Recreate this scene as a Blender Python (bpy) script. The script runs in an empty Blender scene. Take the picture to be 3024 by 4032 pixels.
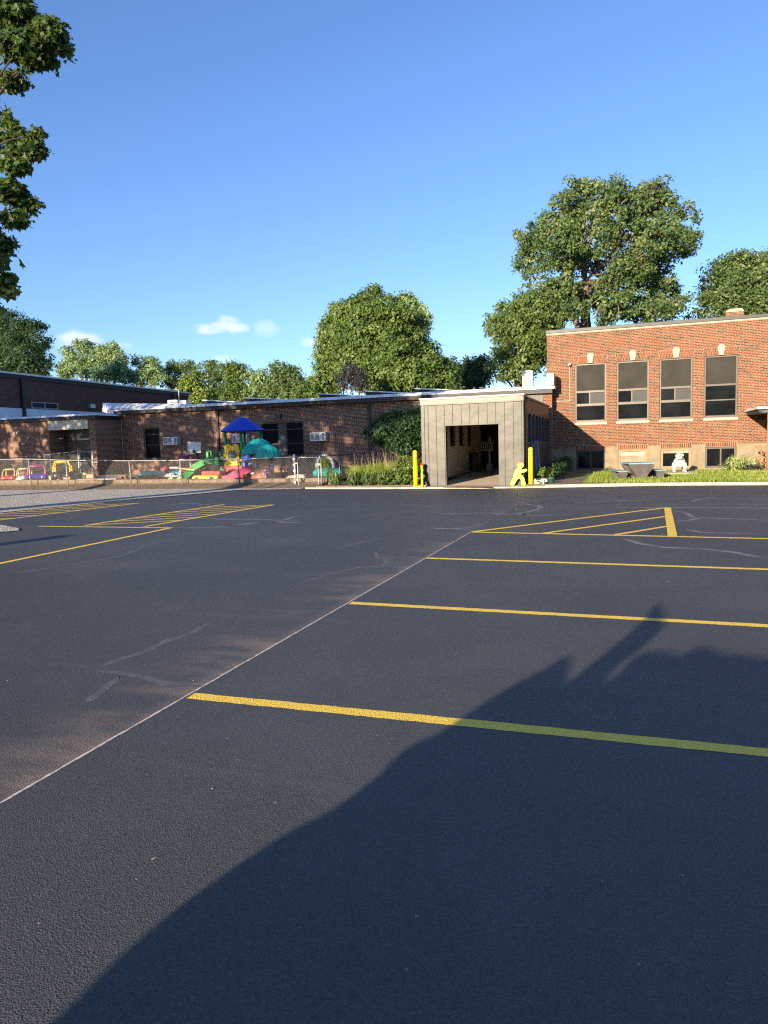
import bpy, math, random
import numpy as np
from mathutils import Vector, Matrix

random.seed(7)
RNG = np.random.default_rng(11)
D = bpy.data
SC = bpy.context.scene
COL = SC.collection
R = math.radians
PI = math.pi

# ------------------------------------------------------------------ camera
CAM_H = 1.55
MR = np.array([[0.94581992, 0.32347054, -0.02813354],
               [0.00363267, -0.0971836, -0.99525984],
               [-0.32467136, 0.94123438, -0.09309324]])     # right, down, forward
FPX = 2788.58
cd = D.cameras.new('camera')
cd.sensor_fit = 'VERTICAL'; cd.sensor_height = 36.0; cd.sensor_width = 27.0
cd.lens = FPX / 4032 * 36.0
cd.clip_start = 0.05; cd.clip_end = 3000
cam = D.objects.new('camera', cd); COL.objects.link(cam)
m = Matrix.Identity(4)
for i in range(3):
    m[i][0] = MR[0][i]; m[i][1] = -MR[1][i]; m[i][2] = -MR[2][i]
m[2][3] = CAM_H
cam.matrix_world = m
SC.camera = cam

# survey: a measured photo point on a known plane -> a point of the place
CR = dict(c1=(0,1400,.30139),c2=(400,1500,.30139),c3=(800,1500,.30139),c4=(1200,1500,.30139),c5=(1600,1500,.36166),
 c6=(2100,1200,.33898),c7=(2500,1200,.33916),g1=(0,1750,.27125),g2=(400,1770,.24111),g3=(750,1620,.21097),
 g4=(1000,1760,.30139),t7=(1880,660,.55455),t8=(0,1200,.78360),k6=(2600,1000,.25558),k7=(1200,1100,.48222),
 r1=(0,1880,.72333),r2=(1700,1900,.79807),r3=(0,2300,.90416),r4=(1500,2300,.91863),r5=(0,3200,.91139),
 b3=(2020,1740,.14467),s=(0,0,1),m=(0,0,1.82278))
def ray(c, x, y):
    a = CR[c]; x = a[0]+x*a[2]; y = a[1]+y*a[2]
    v = np.array([(x-1512)/FPX, (y-2016)/FPX, 1.0])
    return MR.T @ v
def G(c, x, y, z=0.0):
    d = ray(c, x, y); t = (z-CAM_H)/d[2]
    return (d[0]*t, d[1]*t, z)
def P(c, x, y, Y):
    d = ray(c, x, y); t = Y/d[1]
    return (d[0]*t, Y, CAM_H+d[2]*t)
def mpp(c, Y):                       # metres per crop pixel at depth Y, near frame centre
    return CR[c][2]*Y/FPX*1.06

# ------------------------------------------------------------------ mesh builder
class MB:
    def __init__(s): s.v = []; s.f = []
    def add(s, vs, fs):
        n = len(s.v); s.v += [tuple(map(float, p)) for p in vs]; s.f += [tuple(n+i for i in f) for f in fs]; return s
    def box(s, x0, y0, z0, x1, y1, z1):
        x0,x1 = min(x0,x1),max(x0,x1); y0,y1 = min(y0,y1),max(y0,y1); z0,z1 = min(z0,z1),max(z0,z1)
        return s.add([(x0,y0,z0),(x1,y0,z0),(x1,y1,z0),(x0,y1,z0),(x0,y0,z1),(x1,y0,z1),(x1,y1,z1),(x0,y1,z1)],
              [(0,3,2,1),(4,5,6,7),(0,1,5,4),(1,2,6,5),(2,3,7,6),(3,0,4,7)])
    def obox(s, c, size, rz=0, rx=0, ry=0):
        M = Matrix.Rotation(rz,3,'Z') @ Matrix.Rotation(ry,3,'Y') @ Matrix.Rotation(rx,3,'X')
        h = Vector(size)/2; vs = []
        for z in (-1,1):
            for x,y in ((-1,-1),(1,-1),(1,1),(-1,1)):
                vs.append(Vector(c) + M @ Vector((x*h.x,y*h.y,z*h.z)))
        return s.add(vs, [(0,3,2,1),(4,5,6,7),(0,1,5,4),(1,2,6,5),(2,3,7,6),(3,0,4,7)])
    def tube(s, pts, r, n=8, cap=True):
        pts = [Vector(p) for p in pts]; rr = r if isinstance(r,(list,tuple)) else [r]*len(pts)
        vs = []; up = None
        for i,p in enumerate(pts):
            t = (pts[min(i+1,len(pts)-1)]-pts[max(i-1,0)])
            if t.length < 1e-9: t = Vector((0,0,1))
            t.normalize()
            if up is None:
                up = Vector((0,0,1)) if abs(t.z) < .9 else Vector((1,0,0))
            u = t.cross(up)
            if u.length < 1e-4: u = t.cross(Vector((0,1,0)))
            u.normalize(); w = u.cross(t); up = w
            for k in range(n):
                a = 2*PI*k/n; vs.append(p + (u*math.cos(a)+w*math.sin(a))*rr[i])
        fs = []
        for i in range(len(pts)-1):
            for k in range(n):
                fs.append((i*n+k, i*n+(k+1)%n, (i+1)*n+(k+1)%n, (i+1)*n+k))
        if cap:
            fs.append(tuple(range(n-1,-1,-1))); fs.append(tuple((len(pts)-1)*n+k for k in range(n)))
        return s.add(vs, fs)
    def lathe(s, c, prof, n=24, sx=1, sy=1):
        vs = []; fs = []
        for r,z in prof:
            for k in range(n):
                a = 2*PI*k/n; vs.append((c[0]+r*math.cos(a)*sx, c[1]+r*math.sin(a)*sy, c[2]+z))
        for i in range(len(prof)-1):
            for k in range(n):
                fs.append((i*n+k, i*n+(k+1)%n, (i+1)*n+(k+1)%n, (i+1)*n+k))
        fs.append(tuple(range(n-1,-1,-1))); fs.append(tuple((len(prof)-1)*n+k for k in range(n)))
        return s.add(vs, fs)
    def ell(s, c, r, n=16, m=10, rz=0, ry=0):
        M = Matrix.Rotation(rz,3,'Z') @ Matrix.Rotation(ry,3,'Y')
        vs = []; fs = []
        for i in range(m+1):
            th = PI*i/m*0.998+.001
            for k in range(n):
                a = 2*PI*k/n
                vs.append(Vector(c)+M@Vector((r[0]*math.sin(th)*math.cos(a), r[1]*math.sin(th)*math.sin(a), -r[2]*math.cos(th))))
        for i in range(m):
            for k in range(n):
                fs.append((i*n+k, i*n+(k+1)%n, (i+1)*n+(k+1)%n, (i+1)*n+k))
        fs.append(tuple(range(n-1,-1,-1))); fs.append(tuple(m*n+k for k in range(n)))
        return s.add(vs, fs)
    def prism(s, pts, d):            # pts: 3D polygon, d: extrude vector
        n = len(pts); d = Vector(d)
        a = [Vector(p) for p in pts]; b = [p+d for p in a]
        fs = [tuple(range(n)), tuple(range(2*n-1,n-1,-1))]
        for k in range(n): fs.append((k, n+k, n+(k+1)%n, (k+1)%n))
        return s.add(a+b, fs)
    def quad(s, a, b, c, d): return s.add([a,b,c,d], [(0,1,2,3)])
    def build(s, name, mat, parent=None, smooth=False, bevel=0, segs=2, remesh=0, subsurf=0, fixn=True):
        me = D.meshes.new(name)
        W = Matrix.Identity(4)
        if parent is not None and parent.name in WM: W = WM[parent.name].inverted()
        vs = [W @ Vector(p) for p in s.v] if parent is not None else s.v
        me.from_pydata(vs, [], s.f)
        if fixn:
            import bmesh
            bm = bmesh.new(); bm.from_mesh(me); bmesh.ops.recalc_face_normals(bm, faces=bm.faces); bm.to_mesh(me); bm.free()
        o = D.objects.new(name, me); COL.objects.link(o)
        if bevel:
            b = o.modifiers.new('b','BEVEL'); b.width = bevel; b.segments = segs; b.limit_method = 'ANGLE'; b.angle_limit = R(35)
        if remesh:
            b = o.modifiers.new('r','REMESH'); b.mode = 'VOXEL'; b.voxel_size = remesh
            b = o.modifiers.new('s','SMOOTH'); b.factor = .5; b.iterations = 4
        if subsurf:
            b = o.modifiers.new('u','SUBSURF'); b.levels = subsurf; b.render_levels = subsurf
        if mat: me.materials.append(mat)
        if smooth or remesh:
            me.polygons.foreach_set('use_smooth', [True]*len(me.polygons))
            if remesh:
                bpy.context.view_layer.update()
                dg = bpy.context.evaluated_depsgraph_get()
                me2 = D.meshes.new_from_object(o.evaluated_get(dg)); o.modifiers.clear(); o.data = me2
                me2.polygons.foreach_set('use_smooth', [True]*len(me2.polygons))
        if parent is not None:
            o.parent = parent
            WM[o.name] = WM.get(parent.name, Matrix.Identity(4))
        return o
WM = {}
USED = set()
def tag(o, label, cat, group=None):
    o['label'] = label; o['category'] = cat
    if group: o['group'] = group
    return o
def thing(name, label, cat, loc=(0,0,0), rz=0, group=None):
    o = D.objects.new(name, None); COL.objects.link(o)
    o.empty_display_size = .2
    M = Matrix.Translation(Vector(loc)) @ Matrix.Rotation(rz,4,'Z')
    o.location = loc; o.rotation_euler = (0,0,rz)
    WM[o.name] = M
    return tag(o, label, cat, group)
def struct(o, kind='structure'):
    o['kind'] = kind; return o
def box(name, mat, parent, *a, bevel=0):
    return MB().box(*a).build(name, mat, parent, bevel=bevel)
def dup(root, loc, rz, label, group=None):
    r = root.copy(); COL.objects.link(r); r.location = loc; r.rotation_euler = (0,0,rz); r['label'] = label
    if group: r['group'] = group
    for ch in list(root.children):
        c = ch.copy(); COL.objects.link(c); c.parent = r
        for g in ch.children:
            d = g.copy(); COL.objects.link(d); d.parent = c
    return r

# ------------------------------------------------------------------ materials
class N:
    def __init__(s, name):
        s.m = D.materials.new(name); s.m.use_nodes = True
        s.t = s.m.node_tree; s.bs = s.t.nodes['Principled BSDF']; s.out = s.t.nodes['Material Output']
    def n(s, typ, **kw):
        x = s.t.nodes.new('ShaderNode'+typ)
        for k,v in kw.items():
            if k.startswith('i_'): x.inputs[k[2:].replace('_',' ')].default_value = v
            elif k.startswith('n_'): x.inputs[int(k[2:])].default_value = v
            else: setattr(x, k, v)
        return x
    def l(s, a, b): s.t.links.new(a, b)
    def pos(s): return s.n('NewGeometry').outputs['Position']
    def obj(s): return s.n('TexCoord').outputs['Object']
    def noise(s, vec, scale, detail=3, rough=.55, dist=0):
        x = s.n('TexNoise'); x.inputs['Scale'].default_value = scale; x.inputs['Detail'].default_value = detail
        x.inputs['Roughness'].default_value = rough; x.inputs['Distortion'].default_value = dist
        s.l(vec, x.inputs['Vector']); return x.outputs['Fac']
    def math(s, op, a, b=None, c=None, clamp=False):
        x = s.n('Math', operation=op); x.use_clamp = clamp
        for i,v in enumerate((a,b,c)):
            if v is None: continue
            if isinstance(v,(int,float)): x.inputs[i].default_value = v
            else: s.l(v, x.inputs[i])
        return x.outputs[0]
    def mix(s, f, a, b, mode='MIX'):
        x = s.n('Mix', data_type='RGBA', blend_type=mode)
        for i,v in ((0,f),(6,a),(7,b)):
            if isinstance(v,(int,float)): x.inputs[i].default_value = v
            elif isinstance(v,(tuple,list)): x.inputs[i].default_value = (*v[:3],1)
            else: s.l(v, x.inputs[i])
        return x.outputs[2]
    def ramp(s, f, stops, interp='LINEAR'):
        x = s.n('ValToRGB'); cr = x.color_ramp; cr.interpolation = interp
        while len(cr.elements) < len(stops): cr.elements.new(.5)
        for e,(p,c) in zip(cr.elements, stops):
            e.position = p; e.color = (*c[:3],1) if not isinstance(c,(int,float)) else (c,c,c,1)
        s.l(f, x.inputs[0]); return x.outputs[0]
    def maprange(s, f, a, b, c=0, d=1):
        x = s.n('MapRange'); x.interpolation_type = 'SMOOTHSTEP'
        s.l(f, x.inputs[0])
        for i,v in enumerate((a,b,c,d)): x.inputs[i+1].default_value = v
        return x.outputs[0]
    def bump(s, h, dist=.01, strength=1):
        x = s.n('Bump'); x.inputs['Distance'].default_value = dist; x.inputs['Strength'].default_value = strength
        s.l(h, x.inputs['Height']); s.l(x.outputs[0], s.bs.inputs['Normal']); return x
    def set(s, **kw):
        for k,v in kw.items():
            key = {'col':'Base Color','rough':'Roughness','metal':'Metallic','spec':'Specular IOR Level','trans':'Transmission Weight','coat':'Coat Weight','ior':'IOR'}[k]
            i = s.bs.inputs[key]
            if isinstance(v,(int,float)): i.default_value = v
            elif isinstance(v,(tuple,list)): i.default_value = (*v[:3],1)
            else: s.l(v, i)
        return s
def plain(name, col, rough=.6, metal=0, var=.15, scale=6, bump=0, bscale=40, spec=.5, dirt=None):
    k = N(name); p = k.obj()
    f = k.noise(p, scale, 4)
    a = tuple(c*(1-var) for c in col); b = tuple(min(1,c*(1+var)) for c in col)
    c = k.mix(k.maprange(f,.3,.7), a, b)
    if dirt:
        g = k.noise(p, scale*2.7, 5, .65)
        c = k.mix(k.maprange(g,.5,.75,0,dirt[1]), c, dirt[0])
    k.set(col=c, rough=rough, metal=metal, spec=spec)
    if bump: k.bump(k.noise(p, bscale, 3), bump)
    return k.m
def wallcoord(k):
    g = k.n('NewGeometry'); sp = k.n('SeparateXYZ'); k.l(g.outputs['Position'], sp.inputs[0])
    sn = k.n('SeparateXYZ'); k.l(g.outputs['True Normal'], sn.inputs[0])
    side = k.math('GREATER_THAN', k.math('ABSOLUTE', sn.outputs[0]), .6)
    u = k.n('Mix', data_type='FLOAT'); k.l(side, u.inputs[0]); k.l(sp.outputs[0], u.inputs[2]); k.l(sp.outputs[1], u.inputs[3])
    cb = k.n('CombineXYZ'); k.l(u.outputs[0], cb.inputs[0]); k.l(sp.outputs[2], cb.inputs[1])
    return cb.outputs[0], sp
def brickmat(name, stops, mortar, msize=.009, squash=False, stain=None, mstain=.2):
    k = N(name); v, sp = wallcoord(k)
    b = k.n('TexBrick'); b.offset = .5; b.offset_frequency = 2
    if squash: b.squash = .5; b.squash_frequency = 6
    else: b.squash = 1
    k.l(v, b.inputs['Vector'])
    b.inputs['Color1'].default_value = (0,0,0,1); b.inputs['Color2'].default_value = (1,1,1,1); b.inputs['Mortar'].default_value = (.5,.5,.5,1)
    b.inputs['Scale'].default_value = 1; b.inputs['Mortar Size'].default_value = msize; b.inputs['Mortar Smooth'].default_value = .15
    b.inputs['Bias'].default_value = 0; b.inputs['Brick Width'].default_value = .2135; b.inputs['Row Height'].default_value = .0677
    c = k.ramp(b.outputs['Color'], stops)
    n1 = k.noise(v, 55, 3); c = k.mix(k.maprange(n1,.3,.75,0,.35), c, tuple(x*.55 for x in stops[len(stops)//2][1]))
    n2 = k.noise(v, 1.3, 4)
    mo = k.mix(k.maprange(n2,.3,.7), tuple(x*(1-mstain) for x in mortar), mortar)
    c = k.mix(b.outputs['Fac'], c, mo)
    n3 = k.noise(v, .45, 5, .6)
    c = k.mix(k.maprange(n3,.5,.8,0,.22), c, stain or tuple(x*.6 for x in mortar))
    k.set(col=c, rough=.88, spec=.25)
    h = k.math('ADD', k.math('MULTIPLY', k.math('SUBTRACT',1.0,b.outputs['Fac']), 1.0), k.math('MULTIPLY', n1, .5))
    k.bump(h, .006, .8)
    return k.m
M = {}
M['brick_red'] = brickmat('brick_red', [(0,(0.048,0.037,0.027)),(.22,(0.088,0.055,0.034)),(.4,(0.180,0.043,0.020)),(.62,(0.211,0.045,0.022)),(.82,(0.198,0.081,0.034)),(1,(0.123,0.075,0.042))],
    (.36,.265,.17), .0088, True, stain=(.26,.145,.075))
M['brick_dark'] = brickmat('brick_dark', [(0,(0.074,0.036,0.022)),(.3,(0.150,0.048,0.025)),(.6,(0.202,0.062,0.033)),(1,(0.140,0.071,0.037))], (0.432,0.333,0.242), .0112)
M['brick_brown'] = brickmat('brick_brown', [(0,(0.076,0.034,0.025)),(.5,(0.132,0.049,0.036)),(1,(0.157,0.064,0.044))], (0.162,0.115,0.093), .010)
def asphalt():
    k = N('asphalt'); p = k.pos()
    fine = k.noise(p, 260, 2, .6); mid = k.noise(p, 42, 3, .6); big = k.noise(p, .8, 4, .6, .4); huge = k.noise(p, .13, 3)
    vo = k.n('TexVoronoi'); vo.inputs['Scale'].default_value = 150; k.l(p, vo.inputs['Vector'])
    agg = vo.outputs['Distance']
    c = k.mix(k.maprange(fine,.35,.7), (.050,.051,.050), (.104,.104,.101))
    c = k.mix(k.maprange(big,.42,.72,0,.6), c, (.10,.099,.096))
    c = k.mix(k.maprange(huge,.42,.62,0,.45), c, (.046,.047,.049))
    ac = k.n('SeparateColor'); k.l(vo.outputs['Color'], ac.inputs[0])
    c = k.mix(k.maprange(ac.outputs[1],.8,1.0,0,.45), c, (.14,.135,.13))
    c = k.mix(k.maprange(ac.outputs[2],.6,1.0,0,.4), c, (.015,.015,.018))
    # long faint drag streaks of the sealer squeegee (along X)
    mp = k.n('Mapping'); mp.inputs['Scale'].default_value = (.22,5.5,1); k.l(p, mp.inputs['Vector'])
    st = k.noise(mp.outputs[0], 1.0, 4, .6)
    c = k.mix(k.maprange(st,.56,.74,0,.5), c, (.095,.092,.09))
    # pale flecks
    wn = k.n('TexVoronoi'); wn.inputs['Scale'].default_value = 26; k.l(p, wn.inputs['Vector'])
    cs = k.n('SeparateColor'); k.l(wn.outputs['Color'], cs.inputs[0])
    fl = k.math('MULTIPLY', k.math('GREATER_THAN', cs.outputs[0], .965), k.math('LESS_THAN', wn.outputs['Distance'], .13))
    c = k.mix(k.math('MULTIPLY', fl, .8), c, (.33,.31,.27))
    # tan dust blown against the left side of the seam
    sp = k.n('SeparateXYZ'); k.l(p, sp.inputs[0])
    dx = k.math('SUBTRACT', k.math('ADD', -2.672, k.math('MULTIPLY', sp.outputs[1], .0062)), sp.outputs[0])
    side = k.math('MULTIPLY', k.math('GREATER_THAN', dx, 0.0), k.maprange(dx, .0, .8, 1, 0))
    near = k.maprange(sp.outputs[1], 7.5, 12.5, 1, .35)
    mp2 = k.n('Mapping'); mp2.inputs['Scale'].default_value = (.9,2.3,1); k.l(p, mp2.inputs['Vector'])
    du = k.maprange(k.noise(mp2.outputs[0], 1.0, 5, .62), .40, .72)
    line = k.math('MULTIPLY', k.maprange(dx,.0,.16,1,0), k.math('GREATER_THAN', dx, 0.0))
    dm = k.math('MULTIPLY', k.math('MULTIPLY', near, k.math('ADD', k.math('MULTIPLY', side, du), k.math('MULTIPLY', line, .35))), k.maprange(fine,.25,.6,.35,.9), clamp=True)
    c = k.mix(dm, c, (.27,.20,.15))
    k.set(col=c, rough=.62, spec=.36)
    h = k.math('ADD', k.math('MULTIPLY', agg, 1.0), k.math('ADD', k.math('MULTIPLY', fine, .9), k.math('MULTIPLY', mid, .35)))
    k.bump(h, .005, .9)
    return k.m
M['asphalt'] = asphalt()
def yellow():
    k = N('yellow_marking_paint'); p = k.pos()
    f = k.noise(p, 60, 3); g = k.noise(p, 6, 4)
    c = k.mix(k.maprange(f,.3,.7), (.90,.585,.055), (.97,.67,.08))
    c = k.mix(k.maprange(k.noise(p,150,3,.7),.64,.74,0,.75), c, (.06,.05,.03))
    c = k.mix(k.maprange(g,.55,.8,0,.3), c, (.50,.33,.05))
    k.set(col=c, rough=.6, spec=.4)
    vo = k.n('TexVoronoi'); vo.inputs['Scale'].default_value = 115; k.l(p, vo.inputs['Vector'])
    k.bump(k.math('ADD', vo.outputs['Distance'], k.noise(p,150,2)), .005, 1)
    return k.m
M['yellow'] = yellow()
M['chalk'] = plain('pale_chalk_line', (.62,.52,.42), .9, var=.3, scale=30)
def sealer():
    k = N('crack_sealer'); p = k.pos()
    f = k.noise(p, 9, 4); fine = k.noise(p, 190, 2, .6)
    c = k.mix(k.maprange(f,.35,.7), (.080,.080,.079), (.125,.123,.119))
    k.set(col=c, rough=.6, spec=.5)
    vo = k.n('TexVoronoi'); vo.inputs['Scale'].default_value = 115; k.l(p, vo.inputs['Vector'])
    k.bump(k.math('ADD', vo.outputs['Distance'], k.math('MULTIPLY', fine, .9)), .006, .9)
    return k.m
M['sealer'] = sealer()
M['sealer_pale'] = plain('worn_crack_sealer', (.155,.152,.148), .75, var=.35, scale=4)
def gravelm():
    k = N('gravel'); p = k.pos()
    vo = k.n('TexVoronoi'); vo.inputs['Scale'].default_value = 24; k.l(p, vo.inputs['Vector'])
    cs = k.n('SeparateColor'); k.l(vo.outputs['Color'], cs.inputs[0])
    c = k.mix(cs.outputs[0], (.55,.50,.43), (.93,.88,.79))
    n = k.noise(p, 1.2, 5, .6)
    c = k.mix(k.maprange(n,.42,.7,0,.55), c, (.60,.55,.48))
    k.set(col=c, rough=.95, spec=.2)
    k.bump(k.math('ADD', vo.outputs['Distance'], k.noise(p,5,3)), .13, 1)
    return k.m
M['gravel'] = gravelm()
M['concrete'] = plain('concrete', (.42,.37,.29), .9, var=.2, scale=2.5, bump=.004, bscale=90, dirt=((.22,.19,.15),.5))
M['foundation'] = plain('foundation_stucco', (0.239,0.192,0.120), .92, var=.16, scale=2.2, bump=.012, bscale=14, dirt=((0.144,0.115,0.072),.55))
M['limestone'] = plain('limestone', (0.445,0.390,0.279), .85, var=.1, scale=5, bump=.003, bscale=60, dirt=((0.279,0.229,0.155),.4))
M['soil'] = plain('soil_and_leaf_litter', (.16,.115,.07), .97, var=.5, scale=9, bump=.03, bscale=22, dirt=((.30,.22,.13),.7))
M['mulch'] = plain('mulch', (.22,.145,.095), .97, var=.5, scale=14, bump=.03, bscale=30, dirt=((.34,.24,.15),.6))
M['red_mulch'] = plain('red_playground_mulch', (.20,.05,.035), .97, var=.4, scale=12, bump=.03, bscale=25)
M['lawn'] = plain('lawn_soil', (.15,.17,.05), .95, var=.4, scale=3, bump=.02, bscale=20)
M['earth'] = plain('far_ground', (.07,.085,.03), .95, var=.3, scale=.2)
M['timber'] = plain('weathered_timber', (.20,.145,.095), .9, var=.3, scale=4, bump=.006, bscale=25, dirt=((.30,.24,.17),.6))
M['galv'] = plain('galvanised_steel', (0.306,0.306,0.293), .5, .4, var=.12, scale=8)
M['galv_wire'] = plain('chain_link_wire', (0.225,0.214,0.195), .6, .2, var=.1)
M['galv_dark'] = plain('tarnished_steel', (.13,.14,.15), .55, .5, var=.15, scale=8)
M['dark_metal'] = plain('dark_bronze_metal', (.014,.015,.018), .55, 0, var=.2, scale=4)
M['drip'] = plain('pale_drip_edge', (.72,.76,.73), .55, 0, var=.1, scale=1.5)
M['white_membrane'] = plain('white_roof_membrane', (.66,.67,.70), .7, var=.12, scale=.9, dirt=((.45,.40,.40),.35))
M['cream'] = plain('cream_panel', (.62,.58,.44), .7, var=.06, scale=3)
M['alu'] = plain('taupe_window_frame', (0.083,0.072,0.058), .45, .35, var=.1, scale=4)
M['tan_frame'] = plain('tan_wood_frame', (0.331,0.194,0.108), .7, var=.12, scale=5)
M['dark_frame'] = plain('charcoal_frame', (.045,.05,.055), .5, .2, var=.15, scale=5)
M['shade_panel'] = plain('grey_shade_fabric', (.045,.042,.036), .8, var=.14, scale=1.4, spec=.08)
M['shade_dark'] = plain('dark_insect_screen', (0.025,0.024,0.023), .6, var=.1, scale=3)
def glassm(name, col=(.006,.007,.008), rough=.04, sp_=.09):
    k = N(name); p = k.pos()
    n = k.noise(p, .9, 2)
    k.set(col=k.mix(k.maprange(n,.35,.7), col, tuple(c*2.2 for c in col)), rough=rough, spec=sp_)
    k.bump(k.noise(p, 1.6, 2), .004, .5)
    return k.m
M['glass'] = glassm('dark_window_glass')
M['glass_screen'] = glassm('screened_window_glass', (.005,.006,.008), .12, .02)
M['glass_blue'] = glassm('bluish_window_glass', (.02,.026,.034), .1)
M['glass_cream'] = plain('blind_behind_glass', (.30,.25,.17), .15, var=.25, scale=2)
def clad():
    k = N('weathered_zinc_cladding'); p = k.pos()
    n = k.noise(p, 1.6, 3); f = k.noise(p, 25, 4)
    c = k.mix(k.maprange(n,.3,.7), (.034,.034,.027), (.050,.049,.038))
    c = k.mix(k.maprange(f,.45,.75,0,.25), c, (.04,.037,.03))
    k.set(col=c, rough=.45, metal=.15, spec=.45)
    k.bump(k.noise(p, 2.2, 2, .5), .03, .38)
    return k.m
M['clad'] = clad()
M['clad_sheen'] = plain('zinc_painted_sheen', (0.077,0.071,0.053), .42, .15, var=.2, scale=2)  # the wall's zinc again, lightened so the band's sheen is in the colour
M['coping_alu'] = plain('pale_metal_coping', (0.428,0.386,0.294), .4, .3, var=.08, scale=2)
M['grey_coping'] = plain('grey_metal_coping', (0.054,0.053,0.050), .5, .4, var=.1, scale=2)
M['brown_clad'] = plain('brown_metal_siding', (0.130,0.062,0.035), .45, .4, var=.2, scale=2, bump=.01, bscale=5)
M['dark_corr'] = plain('dark_corrugated_siding', (.055,.047,.042), .6, .2, var=.15, scale=3)
M['int_wall'] = plain('interior_panel', (.58,.54,.46), .7, var=.08, scale=2)
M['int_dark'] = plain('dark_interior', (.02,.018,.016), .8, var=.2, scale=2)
M['floor_conc'] = plain('vestibule_floor', (.62,.51,.35), .85, var=.15, scale=3)
M['red_paint'] = plain('faded_red_paint', (.42,.13,.10), .8, var=.25, scale=20)
M['bollard'] = plain('bollard_yellow', (.84,.52,.012), .38, var=.04, scale=3)
M['red_band'] = plain('red_tape', (.45,.10,.02), .5)
M['hivis'] = plain('hi_vis_plastic', (.72,.86,.025), .4, var=.03, scale=4)
M['cap_red'] = plain('red_plastic', (.62,.035,.03), .4, var=.08)
M['black'] = plain('black_plastic', (.012,.012,.013), .5)
M['white_pl'] = plain('white_plastic', (.72,.72,.70), .4, var=.05, dirt=((.45,.43,.38),.3))
M['white_paint'] = plain('chipped_white_paint', (0.490,0.478,0.428), .6, var=.06, scale=12, bump=.012, bscale=16, dirt=((0.318,0.287,0.220),.7))
M['blue_table'] = plain('light_blue_paint', (.17,.34,.42), .6, var=.12, scale=5, dirt=((.10,.17,.2),.5))
M['grey_conc'] = plain('grey_concrete', (.085,.078,.07), .9, var=.22, scale=5, bump=.006, bscale=50)
M['rust'] = plain('rusty_painted_steel', (.36,.16,.075), .75, var=.3, scale=9)
M['board'] = plain('blue_grey_board', (.13,.155,.17), .7, var=.22, scale=3, dirt=((.36,.36,.34),.35))
M['white_block'] = plain('white_block', (0.533,0.497,0.403), .85, var=.08, scale=8, bump=.004)
M['green_pot'] = plain('dark_green_plastic', (.015,.05,.045), .45)
PLC = dict(pl_blue=(.012,.07,.62), pl_green=(.02,.28,.06), pl_green2=(.02,.13,.035), pl_yellow=(.88,.54,.02), pl_red=(.58,.03,.025), pl_pink=(.62,.10,.19),
  pl_purple=(.075,.03,.34), pl_teal=(.014,.36,.31), pl_brown=(.30,.115,.055), pl_hotpink=(.68,.11,.26), pl_maroon=(.24,.02,.07), pl_cream=(.68,.55,.30),
  pl_orange=(.62,.20,.09), pl_lav=(.26,.20,.46), pl_sky=(.06,.28,.42), pl_lime=(.28,.55,.25), pl_navy=(.015,.035,.16), pl_straw=(.62,.50,.16))
for k_,c_ in PLC.items(): M[k_] = plain(k_, c_, .42, var=.08, scale=3, dirt=(tuple(x*.5 for x in c_), .35))
M['bark'] = plain('bark', (.17,.125,.085), .95, var=.35, scale=3, bump=.03, bscale=9)
M['bark_dark'] = plain('dark_bark', (.05,.04,.035), .95, var=.35, scale=3, bump=.03, bscale=9)
def leafm(name, a, b, c, transl=.28, rough=.5):
    k = N(name); at = k.n('Attribute'); at.attribute_name = 'tone'
    col = k.ramp(at.outputs['Fac'], [(0,a),(.5,b),(1,c)])
    k.set(col=col, rough=rough, spec=.3)
    tr = k.n('BsdfTranslucent'); k.l(k.mix(.5, col, (.25,.32,.04), 'MIX'), tr.inputs[0])
    mx = k.n('MixShader'); mx.inputs[0].default_value = transl
    k.l(k.bs.outputs[0], mx.inputs[1]); k.l(tr.outputs[0], mx.inputs[2]); k.l(mx.outputs[0], k.out.inputs[0])
    return k.m
M['lf_maple'] = leafm('maple_leaves', (0.025,0.057,0.016), (0.063,0.121,0.028), (0.196,0.241,0.057), .36)
M['lf_big'] = leafm('broad_leaves', (0.045,0.087,0.029), (0.120,0.188,0.059), (0.310,0.339,0.146), .3)
M['lf_bright'] = leafm('bright_leaves', (0.052,0.098,0.022), (0.122,0.192,0.040), (0.224,0.274,0.072))
M['lf_dark'] = leafm('deep_green_leaves', (0.018,0.044,0.020), (0.034,0.081,0.030), (0.068,0.126,0.043))
M['lf_pale'] = leafm('pale_leaves', (0.111,0.186,0.068), (0.221,0.320,0.126), (0.386,0.494,0.234))
M['lf_bluegreen'] = leafm('bluish_leaves', (0.064,0.152,0.090), (0.127,0.242,0.127), (0.229,0.355,0.178))
M['lf_yellow'] = leafm('yellow_green_leaves', (0.106,0.161,0.030), (0.196,0.265,0.050), (0.300,0.359,0.089))
M['lf_droop'] = leafm('drooping_leaves', (0.058,0.102,0.023), (0.127,0.192,0.046), (0.241,0.299,0.090), .3)
M['lf_purple'] = leafm('purple_twiggy_leaves', (0.024,0.024,0.024), (0.042,0.038,0.038), (0.060,0.060,0.054), .1)
M['lf_grass'] = leafm('grass_blades', (0.158,0.225,0.033), (0.265,0.360,0.054), (0.529,0.519,0.129), .3)
M['lf_straw'] = leafm('straw_plumes', (0.330,0.242,0.121), (0.462,0.352,0.187), (0.605,0.484,0.286), .2)
M['lf_hosta'] = leafm('variegated_leaves', (0.113,0.187,0.047), (0.405,0.468,0.187), (0.891,0.858,0.499), .2)

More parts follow.
